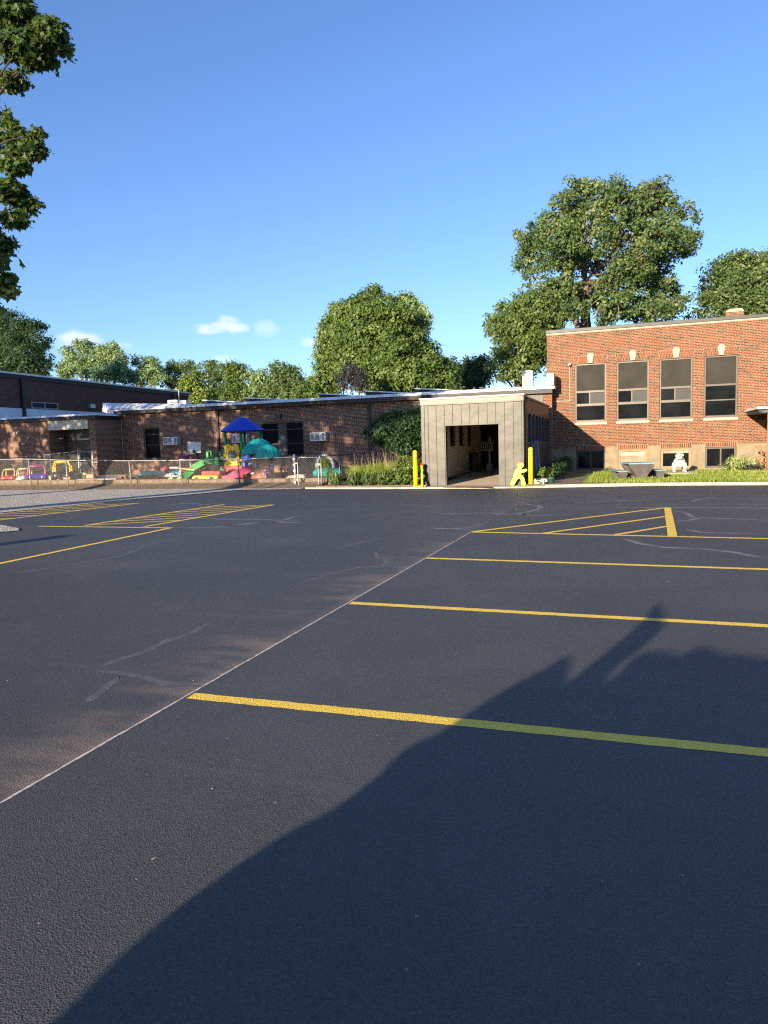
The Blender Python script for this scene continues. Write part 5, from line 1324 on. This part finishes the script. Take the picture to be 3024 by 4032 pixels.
# small toys behind the fence
t = thing('toy_puppy','white plastic toy puppy between the two left toy cars','toy',(-28.0,27.0,.33))
MB().ell((-28.05,27,.47),(.17,.13,.12)).ell((-27.82,26.95,.50),(.12,.11,.10)).ell((-28.18,26.9,.40),(.06,.06,.07)).ell((-27.9,26.86,.39),(.06,.06,.07)).build('body', M['white_pl'], t, remesh=.015)
MB().ell((-27.82,26.86,.51),(.03,.02,.02),8,6).ell((-27.9,26.87,.56),(.025,.02,.03),8,6).build('face_patch', M['black'], t, smooth=True)
def rbox(name, lab, cat, x0,y0,z0,x1,y1,z1, m_, bevel=.03, group=None, rz=0):
    t = thing(name, lab, cat, ((x0+x1)/2,(y0+y1)/2,z0), rz, group)
    mb = MB().obox(((x0+x1)/2,(y0+y1)/2,(z0+z1)/2),(x1-x0,y1-y0,z1-z0),rz); mb.build('tub', M[m_], t, bevel=bevel, segs=3)
    MB().obox(((x0+x1)/2,(y0+y1)/2,z1+.008),(x1-x0+.03,y1-y0+.03,.022),rz).build('rim', M[m_], t, bevel=.008)
    return t
rbox('toy_crate','low dark crate right of the purple toy car','toy',-26.85,27.6,.36,-26.65,27.8,.50,'black')
rbox('toy_crate','small pale tub between purple toy car and black truck','toy',-26.62,27.3,.36,-26.48,27.5,.53,'pl_cream')
rbox('toy_crate','orange toy tub low before the fence right of the black truck','toy',-25.65,27.2,.36,-25.30,27.5,.46,'pl_orange',rz=.3)
rbox('toy_crate','dark green toy tub between the two orange ones','toy',-25.55,28.1,.36,-25.15,28.4,.50,'pl_green2')
rbox('toy_crate','larger orange toy tub on the entrance pad','toy',-25.2,28.2,.36,-24.78,28.5,.56,'pl_orange',rz=.2)
t = thing('toy_train','black and cream toy wagon standing before the recessed door','toy',(-25.8,28.6,.36))
for k in range(3): MB().box(-26.1+k*.2,28.6,.50,-25.95+k*.2,28.75,.63).build('cream_block', M['pl_cream'], t, bevel=.015)
MB().box(-26.2,28.58,.40,-25.5,28.8,.5).build('chassis', M['black'], t, bevel=.02)
t = thing('toy_bench','small brown toy picnic bench behind the fence','toy bench',(-22.8,28,.3))
MB().box(-23.0,27.9,.44,-22.55,28.2,.50).build('top', M['pl_brown'], t, bevel=.02)
for x in (-22.9,-22.65): MB().obox((x,28.05,.36),(.06,.22,.18),0,0,.2*(1 if x<-22.8 else -1)).build('leg', M['pl_brown'], t, bevel=.01)
t = thing('toy_table','low dark folding table behind the second fence post','table',(-22.3,28.2,.3))
MB().box(-22.55,28.0,.42,-21.95,28.5,.46).build('tabletop', M['dark_frame'], t, bevel=.01)
for x in (-22.5,-22.0): MB().obox((x,28.25,.35),(.03,.4,.2),0,0,.25*(1 if x<-22.2 else -1)).build('leg', M['dark_frame'], t)
t = thing('sand_turtle','teal turtle shaped sandbox lid lying behind the fence','sandbox',(-21.9,28.6,.3))
MB().ell((-21.85,28.7,.50),(.48,.42,.18)).build('shell', M['pl_teal'], t, smooth=True)
MB().ell((-21.35,28.6,.50),(.16,.12,.10)).build('head', M['pl_teal'], t, smooth=True)
MB().prism([(-22.15,28.4,.60),(-22.0,28.4,.56),(-22.05,28.4,.72),(-22.2,28.4,.75)],(0,.1,0)).prism([(-21.9,28.5,.6),(-21.75,28.5,.6),(-21.8,28.5,.74)],(0,.1,0)).build('fin', M['pl_orange'], t, bevel=.01)
rbox('toy_chest','pale grey open toy chest behind the turtle sandbox','chest',-21.65,29.3,.35,-21.2,29.7,.72,'white_pl')
rbox('toy_chest','long pale grey water table between chest and blue toy','table',-21.3,28.6,.34,-20.1,29.0,.50,'galv')
t = thing('toy_ball','red ball on the grey toy table','ball',(-20.95,28.8,.52)); MB().ell((-20.95,28.8,.73),(.16,.16,.16)).build('ball_skin', M['pl_red'], t, smooth=True)
MB().lathe((-20.95,28.8,.5),[(.12,0),(.12,.07)],14).build('stand', M['pl_red'], t)
t = thing('toy_plank_slide','cream and white plank slide leaning in front of the maroon toy car','slide',(-19.8,28.6,.5))
MB().obox((-19.55,28.5,.72),(.95,.2,.05),0,0,.12).build('chute', M['pl_straw'], t, bevel=.02)
MB().obox((-20.2,28.5,.80),(.45,.28,.07),0,0,.02).build('platform', M['white_pl'], t, bevel=.02)
t = thing('blue_toy_helicopter','light blue toy with a white knob under the plank slide','toy',(-20,28.3,.4))
MB().ell((-20.0,28.3,.56),(.26,.17,.13)).build('body', M['pl_sky'], t, smooth=True); MB().ell((-19.72,28.25,.66),(.075,.07,.08),12,8).build('knob', M['white_pl'], t, smooth=True)
MB().obox((-20.0,28.15,.62),(.24,.03,.07)).build('window', M['pl_navy'], t, bevel=.01)
for x,z,lab in ((-19.8,.25,'small lime scooter toy left of the fence post by the slide'),(-19.35,.25,'small lime scooter toy right of the fence post by the slide')):
    t = thing('toy_scooter', lab, 'toy', (x,27.6,z), 0, 'lime toys by the green slide')
    MB().obox((x,27.6,z+.09),(.24,.14,.09),0,0,-.3).build('deck', M['pl_lime'], t, bevel=.02)
    MB().tube([(x+.02,27.6,z+.1),(x-.02,27.6,z+.27)],.03,8).build('stem', M['pl_lime'], t); MB().ell((x-.02,27.6,z+.29),(.06,.05,.05),10,7).build('grip', M['white_pl'], t, smooth=True)
t = thing('tricycle','small black tricycle under the basketball hoop','tricycle',(-19.3,29.6,.4))
for x,y in ((-19.5,29.5),(-19.15,29.45),(-19.15,29.75)):
    MB().tube([(x,y-.02,.55),(x,y+.02,.55)],.11,14).build('wheel', M['black'], t)
MB().tube([(-19.5,29.5,.55),(-19.45,29.5,.95),(-19.15,29.6,.6)],.018,6).tube([(-19.45,29.35,.95),(-19.45,29.65,.95)],.015,6).build('frame', M['dark_frame'], t)
# basketball hoop
t = thing('basketball_hoop','small basketball hoop with a white backboard and leaning black pole','basketball hoop',(-19.9,30,.3))
MB().obox((-20.02,29.9,1.735),(.76,.05,.53),0,0,.04).build('backboard', M['white_pl'], t, bevel=.03, segs=3)
MB().tube([(-19.72,30.05,.3),(-19.88,29.98,1.2),(-20.0,29.95,1.6)],.055,10).build('pole', M['black'], t, smooth=True)
MB().box(-20.08,29.8,1.46,-19.98,29.9,1.60).build('bracket', M['black'], t, bevel=.01)
pts = [(-20.09+.20*math.cos(a),29.66+.17*math.sin(a),1.43) for a in [2*PI*k/24 for k in range(25)]]; MB().tube(pts,.03,8,cap=False).build('rim', M['white_pl'], t, smooth=True)
MB().box(-20.0,29.8,.3,-19.45,30.4,.42).build('base', M['black'], t, bevel=.03)

# play tower
def tower():
    Y = 29.0
    t = thing('play_tower','plastic play tower with a blue shingled roof, yellow bubble panel and green slide','play tower',(-17.2,Y,.25))
    # roof: shingled cone, octagonal
    cx, cy = -17.08, 29.5; mb = MB(); n = 8; rows = 6; prof = []
    for i in range(rows):
        u = i/rows; r0 = 1.02*(1-u)**.92+.10; r1 = 1.02*(1-(u+1/rows))**.92+.10 if i<rows-1 else .10
        z0 = 2.46+.62*(i/rows)**.95
        z1 = 2.46+.62*((i+1)/rows)**.95
        prof += [(r0+.035,z0-.02),(r0+.02,z0+.022),(r1+.03,z1-.022)]
    prof = [(.9,2.37),(1.02,2.38),(1.10,2.42)]+prof+[(.10,3.06),(.02,3.08)]
    rf = mb.lathe((cx,cy,0),[(r*.92,z) for r,z in prof],16,1.0,.9).build('roof', M['pl_blue'], t, bevel=.012)
    for dx,dy in ((-17.72,29.0),(-17.30,30.05),(-16.88,29.0),(-16.40,30.0)):
        MB().tube([(dx,dy,.25),(dx,dy,2.42)],.062,12).build('post', M['pl_green'], t, smooth=True)
    # yellow panel with round bubble window
    def pnl(pts, y, d): return MB().prism([(P('g3',*q,Y)[0],y,P('g3',*q,Y)[2]) for q in pts],(0,d,0))
    pp = [(620,640),(650,640),(690,612),(730,610),(765,640),(790,642),(830,608),(870,604),(905,628),(918,640),(922,710),(935,715),(935,770),(922,775),(925,870),(970,874),(970,935),(930,940),(930,1003),(650,1018),(648,945),(675,940),(670,855),(636,850),(634,795),(660,790),(660,712),(630,700)]
    # ring: build the panel as slabs round a hole (annular sectors)
    cxp, _, czp = P('g3',803,830,Y); rh = .235; N_ = 40
    outer = [(P('g3',*q,Y)[0],P('g3',*q,Y)[2]) for q in pp]
    def hit(a):
        d = (math.cos(a),math.sin(a)); best = 9
        for (x1,z1),(x2,z2) in zip(outer,outer[1:]+outer[:1]):
            ex,ez = x2-x1,z2-z1; den = d[0]*ez-d[1]*ex
            if abs(den) < 1e-9: continue
            s = ((x1-cxp)*ez-(z1-czp)*ex)/den; u = ((x1-cxp)*d[1]-(z1-czp)*d[0])/den
            if s > 0 and 0 <= u <= 1: best = min(best,s)
        return best
    angs = sorted([2*PI*k/N_ for k in range(N_)]+[math.atan2(z-czp,x-cxp)%(2*PI) for x,z in outer]); m_ = len(angs)
    v = []; f = []
    for a in angs:
        r2 = hit(a+1e-4); 
        for r_ in (rh,r2):
            for y in (Y-.09,Y-.02): v.append((cxp+r_*math.cos(a),y,czp+r_*math.sin(a)))
    for i in range(m_):
        a = i*4; b = ((i+1)%m_)*4
        f += [(a,b,b+2,a+2),(a+1,a+3,b+3,b+1),(a,a+1,b+1,b),(a+2,b+2,b+3,a+3)]
    pn = MB().add(v,f).build('bubble_panel', M['pl_yellow'], t)
    ringp = [(cxp+(rh+.03)*math.cos(2*PI*k/32),Y-.10,czp+(rh+.03)*math.sin(2*PI*k/32)) for k in range(33)]
    MB().tube(ringp,.028,8,cap=False).build('panel_ring', M['pl_yellow'], pn, smooth=True)
    MB().ell((cxp,Y-.06,czp),(rh,.16,rh),24,14).build('bubble', M['bubble'], pn, smooth=True)
    # deck, red arch below, blue side
    MB().box(-17.8,28.98,.86,-16.35,30.1,.98).build('deck', M['pl_green2'], t, bevel=.02)
    ar = [(P('g3',*q,Y)[0],P('g3',*q,Y)[2]) for q in [(645,1022),(985,1008),(1000,1180),(960,1200),(945,1130),(900,1090),(820,1075),(740,1095),(705,1140),(700,1190),(650,1200)]]
    MB().prism([(x,Y-.12,z) for x,z in ar],(0,.12,0)).build('red_arch', M['pl_red'], t, bevel=.02)
    MB().box(-16.92,29.0,.42,-16.80,30.0,1.55).build('blue_side_panel', M['pl_blue'], t, bevel=.04)
    MB().prism([(-16.93,28.95,.45),(-16.45,28.95,.45),(-16.38,28.95,1.38),(-16.62,28.95,1.50),(-16.93,28.95,1.42)],(0,.06,0)).build('blue_front_panel', M['pl_blue'], t, bevel=.03)
    MB().box(-16.95,29.9,1.5,-16.35,29.98,1.86).build('navy_back_panel', M['pl_navy'], t, bevel=.03)
    # green side with slide
    MB().prism([(-18.15,29.06,.45),(-17.78,29.06,.45),(-17.78,29.06,1.66),(-17.95,29.06,1.62),(-18.02,29.06,1.52),(-18.15,29.06,1.5)],(0,.07,0)).build('green_side_panel', M['pl_green2'], t, bevel=.03)
    mb = MB().prism([(-18.63,28.72,.9),(-18.50,28.72,.9),(-18.50,28.72,1.50),(-18.56,28.72,1.56),(-18.63,28.72,1.56)],(0,.06,0))
    mb.tube([(-18.45,28.75,.95),(-18.34,28.75,1.2),(-18.36,28.75,1.5),(-18.55,28.75,1.55)],.045,8); mb.build('slide_hood', M['pl_green'], t, bevel=.01)
    MB().prism([(-18.32,28.8,.82),(-18.0,28.8,.88),(-18.0,28.8,1.05),(-18.32,28.8,1.0)],(0,.3,0)).build('slide_step', M['pl_green'], t, bevel=.03)
    path = [(-18.05,29.0,.98),(-18.55,28.9,.96),(-18.85,28.85,.88),(-19.15,28.8,.72),(-19.42,28.72,.50),(-19.62,28.6,.34),(-19.75,28.5,.29)]
    V=[];F=[]; hw=.27; prof2=[(-1,.30),(-.93,.32),(-.86,.28),(-.70,.03),(0,0),(.70,.03),(.86,.28),(.93,.32),(1,.30),(.9,-.05),(0,-.07),(-.9,-.05)]
    for i,p in enumerate(path):
        a = Vector(path[max(0,i-1)]); b = Vector(path[min(len(path)-1,i+1)]); d = (b-a).normalized(); s = Vector((-d.y,d.x,0)).normalized(); up = s.cross(d)*-1
        if up.z < 0: up = -up
        for u,h in prof2: V.append(Vector(p)+s*hw*u+up*h*.8)
    K = len(prof2)
    for i in range(len(path)-1):
        for k in range(K): F.append((i*K+k,i*K+(k+1)%K,(i+1)*K+(k+1)%K,(i+1)*K+k))
    F += [tuple(range(K)),tuple(range((len(path)-1)*K,len(path)*K))]
    MB().add(V,F).build('slide', M['pl_green'], t, bevel=.01)
    # step blocks in front
    b = MB().prism([(-18.66,28.3,.42),(-17.70,28.3,.42),(-17.66,28.3,.56),(-17.75,28.3,.62),(-18.6,28.3,.62),(-18.68,28.3,.56)],(0,.45,0)).build('red_step', M['pl_red'], t, bevel=.03)
    MB().prism([(-19.05,28.1,.24),(-17.7,28.1,.24),(-17.64,28.1,.36),(-17.72,28.1,.42),(-18.95,28.1,.42),(-19.05,28.1,.34)],(0,.45,0)).build('yellow_step', M['pl_yellow'], t, bevel=.03)
    MB().box(-18.85,28.08,.28,-18.72,28.1,.36).box(-18.1,28.08,.26,-17.9,28.1,.38).build('step_recess', M['pl_navy'], t)
tower()
# tree house
def treehouse():
    t = thing('toy_tree_house','brown tree trunk playhouse with teal canopy and a pink slide','playhouse',(-15.4,28,.25))
    cx, cy = -15.42, 28.3
    mb = MB(); n = 40; prof = [(.60,0),(.53,.10),(.49,.25),(.47,.45),(.46,.65),(.48,.80),(.50,.95),(.47,1.05)]
    for i,(r_,z) in enumerate(prof):
        for k in range(n):
            a = 2*PI*k/n; rr = r_*(1+.055*math.sin(a*9+z*2)*(1.2-z*.6)+.02*math.sin(a*17)); mb.v.append((cx+rr*math.cos(a)*1.0,cy+rr*math.sin(a)*.8,.25+z))
    for i in range(len(prof)-1):
        for k in range(n): mb.f.append((i*n+k,i*n+(k+1)%n,(i+1)*n+(k+1)%n,(i+1)*n+k))
    mb.f.append(tuple((len(prof)-1)*n+k for k in range(n)))
    tr = mb.build('trunk', M['pl_brown'], t, smooth=True)
    MB().tube([(cx+.16+.27*math.cos(a),cy-.50,.30+.26*max(0,math.sin(a))) for a in [PI*k/16 for k in range(17)]],.022,6).build('door_frame', M['pl_brown'], tr)
    dpts = [(cx+.16+.25*math.cos(a),cy-.515,.27+.27*math.sin(a)) for a in [PI*k/14 for k in range(15)]]; MB().prism(dpts,(0,.05,0)).build('door', M['pl_orange2'], tr, bevel=.01)
    MB().ell((-15.58,cy-.385,.82),(.12,.05,.11),18,10).build('porthole', M['pl_navy2'], tr, smooth=True)
    MB().box(-15.80,cy-.47,.46,-15.64,cy-.36,.53).build('number_plate', M['white_pl'], tr)
    MB().ell((-15.98,27.9,1.03),(.24,.16,.07)).build('awning', M['pl_cream2'], t, smooth=True)
    MB().tube([(-16.12,27.95,.62),(-16.04,27.95,1.0)],.07,10).build('brace', M['pl_brown'], t, smooth=True)
    # canopies
    def canopy(c, r, seed):
        mb = MB(); n = 72; m = 14; rg_ = random.Random(seed); ph = [rg_.uniform(0,6) for _ in range(6)]
        for i in range(m+1):
            th = (PI*.56)*i/m
            for k in range(n):
                a = 2*PI*k/n
                g = 1+.06*abs(math.sin(a*7+ph[0]+th*2.5))*math.sin(th)+.04*math.sin(a*19+ph[1]-th*5)*math.sin(th)+.07*math.sin(a*3+ph[2])*math.sin(th)+.03*math.sin(th*14+ph[4])
                zf = math.cos(th)+.04*math.sin(a*7+ph[3])*math.sin(th)**3
                mb.v.append((c[0]+r[0]*math.sin(th)*g*math.cos(a),c[1]+r[1]*math.sin(th)*g*math.sin(a),c[2]+r[2]*zf))
        for i in range(m):
            for k in range(n): mb.f.append((i*n+k,(i+1)*n+k,(i+1)*n+(k+1)%n,i*n+(k+1)%n))
        mb.f.append(tuple(m*n+k for k in range(n)))
        o = mb.build('canopy', M['pl_teal'], t, smooth=True)
    canopy((-15.76,28.6,1.46),(.62,.5,.58),1); canopy((-15.06,28.05,1.20),(.52,.46,.56),2); canopy((-16.02,28.3,1.40),(.36,.4,.40),3)
    # pink slide
    path = [(-15.85,27.95,.66),(-16.15,27.75,.52),(-16.5,27.6,.38),(-16.8,27.5,.29),(-16.98,27.45,.27)]
    V=[];F=[]; prof2=[(-1,.24),(-.85,.24),(-.65,.02),(.65,.02),(.85,.24),(1,.24),(.9,-.10),(-.9,-.10)]; K=len(prof2)
    for i,p in enumerate(path):
        a = Vector(path[max(0,i-1)]); b = Vector(path[min(len(path)-1,i+1)]); d=(b-a).normalized(); s=Vector((-d.y,d.x,0)).normalized()
        for u,h in prof2: V.append(Vector(p)+s*.22*u+Vector((0,0,h*(1 if i<3 else .6))))
    for i in range(len(path)-1):
        for k in range(K): F.append((i*K+k,i*K+(k+1)%K,(i+1)*K+(k+1)%K,(i+1)*K+k))
    F += [tuple(range(K)),tuple(range((len(path)-1)*K,len(path)*K))]
    MB().add(V,F).build('slide', M['pl_pink'], t, bevel=.012)
treehouse()
t = thing('red_rocker','red rounded riding toy between the tower arch and the pink slide','toy',(-16.7,28.7,.3))
MB().ell((-16.72,28.6,.55),(.2,.16,.13)).ell((-16.55,28.55,.65),(.12,.1,.08)).build('body', M['pl_red'], t, remesh=.015); MB().tube([(-16.85,28.55,.3),(-16.55,28.55,.3)],.03,6).build('rocker', M['pl_red'], t)
t = thing('lavender_chair','lavender toy chair to the right of the tree trunk playhouse','chair',(-14.8,27.6,.3))
MB().ell((-14.8,27.55,.62),(.22,.16,.05)).build('seat', M['pl_lav'], t, smooth=True); MB().obox((-14.61,27.6,.78),(.10,.2,.26),0,0,.25).build('backrest', M['pl_lav'], t, bevel=.03)
for x,y in ((-14.95,27.5),(-14.7,27.5),(-14.95,27.65),(-14.7,27.65)): MB().tube([(x,y,.24),(x,y,.6)],.02,6).build('leg', M['pl_lav'], t)
t = thing('stepping_log','pale log edged sand patch behind the gate post','log',(-13.6,27.9,.24))
MB().prism([(-14.1,27.8,.24),(-13.15,27.8,.24),(-13.2,27.8,.40),(-13.45,27.8,.43),(-13.9,27.8,.38),(-14.05,27.8,.32)],(0,.35,0)).build('log_body', M['concrete'], t, bevel=.04)
t = thing('teal_rocker','teal toy rocker boat with a pale arched handle behind the gate','toy',(-12.2,28,.25))
MB().ell((-12.2,28.1,.46),(.72,.34,.24)).build('boat_body', M['pl_teal'], t, smooth=True)
MB().ell((-12.2,28.1,.33),(.74,.36,.05)).build('boat_rim', M['pl_teal2'], t, smooth=True)
arc = [(-12.3+.40*math.cos(a),28.05,.72+.48*math.sin(a)) for a in [PI*(k/14*1.12-.08) for k in range(15)]]
MB().tube(arc,[.05,.06,.07,.075,.07,.075,.07,.075,.07,.075,.07,.075,.07,.06,.05],10).build('arch', M['white_pl'], t, smooth=True)
tag(MB().box(-13.0,28.6,.26,-11.6,28.9,.32).build('red_mat', M['pl_red'], None, bevel=.02), 'flat red play mat under the teal rocker', 'mat')
tag(MB().lathe((-12.95,28.9,.28),[(.07,0),(.10,.2),(.08,.30),(.1,.55),(.06,.62)],12).build('clay_pot', M['pl_orange2'], None), 'slender clay coloured pot left of the teal rocker', 'pot')

# ------------------------------------------------------------------ behind the camera: an unseen slab added to throw the foreground shadow
# (its skyline follows the shadow edge on the asphalt, carried back along the sun's direction)
gw = thing('foreground_shadow_caster','unseen slab added behind the camera, its top cut to the foreground shadow edge','wall',(1,-1.3,0))
Y0 = -1.3; KX, KZ = math.tan(R(14.3)), math.tan(R(11.7))/math.cos(R(14.3))
def back(q):
    return (q[0]-(q[1]-Y0)*KX, Y0, (q[1]-Y0)*KZ)
e = [('m',110,2212),('m',250,2073),('m',330,2003),('m',420,1933),('m',520,1863),('m',620,1798),('m',700,1758),('m',745,1731),('m',820,1673),('m',860,1628),('m',900,1603),('m',950,1583),('m',1000,1548),('m',1060,1508),('m',1130,1468),('m',1190,1438),('r4',790,303),('r4',822,318),('r4',812,350),('r4',800,420),('r4',850,385),('r4',885,355),('r4',975,285),('r4',1065,210),('r4',1130,150),('r4',1160,105),('r4',1190,78),('r4',1212,110),('r4',1215,150),('r4',1165,195),('r4',1105,245),('r4',1045,285),('r4',995,325),('r4',968,375),('r4',952,425),('r4',1005,395),('r4',1050,348),('r4',1085,315),('r4',1115,297),('r4',1150,287),('r4',1230,285),('r4',1290,305),('r4',1330,280),('r4',1380,264),('r4',1430,278),('r4',1470,295),('r4',1659,312)]
sk = [back(G(*q)) for q in e]
x0_ = sk[0][0]-.06
pr = [(x0_,Y0,0)]+[(x0_,Y0,sk[0][2]*.8)]+sk+[(4.5,Y0,sk[-1][2]),(4.5,Y0,0)]
MB().prism(pr,(0,-.25,0)).build('caster_body', M['limestone'], gw)
pt_ = thing('strip_shadow_caster','unseen green box added outside the left edge to cast a shadow strip','shadow caster',(-12.0,3.6,0))  # added out of frame only to lay a shadow strip on the asphalt
MB().box(-12.2,3.4,0,-11.85,3.8,1.45).build('caster_box', M['pl_green2'], pt_, bevel=.03); MB().box(-12.22,3.38,1.45,-11.83,3.82,1.52).build('cap', M['pl_green2'], pt_, bevel=.02)

def belt():
    n = 5200
    L = [(x,-84+random.uniform(-5,5),random.uniform(5,8),random.uniform(4,6),4,random.uniform(5.5,7.5)) for x in range(-90,91,6)]
    o,_ = crown('tree_belt', None, L, 30000, .9, M['lf_dark'], 1.6, 40, shell=.3)
    o['kind'] = 'stuff'; o['label'] = 'distant wood behind the camera, reflected in the windows'
belt()
# ------------------------------------------------------------------ light and sky
AZ, EL = R(14.3), R(11.7)
S = Vector((-math.sin(AZ)*math.cos(EL), -math.cos(AZ)*math.cos(EL), math.sin(EL)))
sl = D.lights.new('sun','SUN'); sl.energy = 3.9; sl.angle = R(.55); sl.color = (1.0,.82,.60)
so = D.objects.new('sun', sl); COL.objects.link(so); so.rotation_euler = S.to_track_quat('Z','Y').to_euler()
w = D.worlds.new('World'); SC.world = w; w.use_nodes = True
nt = w.node_tree; bg = nt.nodes['Background']
sky = nt.nodes.new('ShaderNodeTexSky'); sky.sky_type = 'NISHITA'; sky.sun_disc = False
sky.sun_elevation = EL; sky.sun_rotation = math.atan2(S.x, S.y) % (2*PI)
sky.altitude = 200; sky.air_density = 1.0; sky.dust_density = .5; sky.ozone_density = 3.0
bg.inputs['Strength'].default_value = .101
# a few small fair weather clouds low over the skyline
def wn(typ, **kw):
    x = nt.nodes.new('ShaderNode'+typ)
    for k,v in kw.items(): setattr(x,k,v)
    return x
def wm(op, a, b=None, clamp=False):
    x = wn('Math', operation=op); x.use_clamp = clamp
    for i,v in enumerate((a,b)):
        if v is None: continue
        if isinstance(v,(int,float)): x.inputs[i].default_value = v
        else: nt.links.new(v, x.inputs[i])
    return x.outputs[0]
tc = wn('TexCoord'); dirv = tc.outputs['Generated']
nz = wn('TexNoise'); nz.inputs['Scale'].default_value = 26; nz.inputs['Detail'].default_value = 6; nz.inputs['Roughness'].default_value = .58
mpn = wn('Mapping'); mpn.inputs['Scale'].default_value = (1,1,1.7); nt.links.new(dirv, mpn.inputs['Vector']); nt.links.new(mpn.outputs[0], nz.inputs['Vector'])
total = None
def dot(v):
    x = wn('VectorMath', operation='DOT_PRODUCT'); nt.links.new(dirv, x.inputs[0]); x.inputs[1].default_value = v; return x.outputs['Value']
for (px0,py0,sw,sh,am) in ((868,1292,115,27,1.0),(1050,1290,60,36,.42),(1212,1352,52,22,.9),(310,1345,105,42,.85),(885,1412,55,16,.38),(470,1362,80,18,.3),(900,1262,50,22,.5)):
    d = Vector(ray('s',px0,py0)).normalized(); r_ = d.cross(Vector((0,0,1))).normalized(); u_ = r_.cross(d)
    a = wm('DIVIDE', dot(r_), sw/FPX); b = wm('DIVIDE', dot(u_), sh/FPX)
    e = wm('SUBTRACT', 1.0, wm('ADD', wm('MULTIPLY',a,a), wm('MULTIPLY',b,b)))
    e = wm('MULTIPLY', wm('GREATER_THAN', dot(d), .5), e)
    e = wm('ADD', e, wm('MULTIPLY', wm('SUBTRACT', nz.outputs['Fac'], .5), 3.4))
    mr = wn('MapRange'); mr.interpolation_type = 'SMOOTHSTEP'; nt.links.new(e, mr.inputs[0]); mr.inputs[1].default_value = -.05; mr.inputs[2].default_value = 1.3; mr.inputs[3].default_value = 0; mr.inputs[4].default_value = am*.62
    fence_ = wn('MapRange'); nt.links.new(wm('ADD', wm('MULTIPLY',a,a), wm('MULTIPLY',b,b)), fence_.inputs[0]); fence_.inputs[1].default_value = 1.0; fence_.inputs[2].default_value = 2.4; fence_.inputs[3].default_value = 1; fence_.inputs[4].default_value = 0
    q = wm('MULTIPLY', mr.outputs[0], fence_.outputs[0])
    total = q if total is None else wm('MAXIMUM', total, q)
mx = wn('Mix', data_type='RGBA'); nt.links.new(total, mx.inputs[0]); 
tint = wn('Mix', data_type='RGBA', blend_type='MULTIPLY'); tint.inputs[0].default_value = 1; nt.links.new(sky.outputs[0], tint.inputs[6]); tint.inputs[7].default_value = (.70,.755,.95,1)
nt.links.new(tint.outputs[2], mx.inputs[6]); mx.inputs[7].default_value = (4.6,4.3,4.5,1)
nt.links.new(mx.outputs[2], bg.inputs['Color'])

vs_ = SC.view_settings; vs_.view_transform = 'Standard'; vs_.look = 'None'; vs_.exposure = 1.58; vs_.gamma = 1.0; vs_.use_curve_mapping = False
cy_ = SC.cycles
cy_.max_bounces = 5; cy_.diffuse_bounces = 3; cy_.glossy_bounces = 3; cy_.transmission_bounces = 2; cy_.transparent_max_bounces = 4
cy_.use_denoising = False; cy_.filter_width = 1.2; cy_.sample_clamp_indirect = 3.0; cy_.use_adaptive_sampling = False; cy_.caustics_reflective = False; cy_.caustics_refractive = False
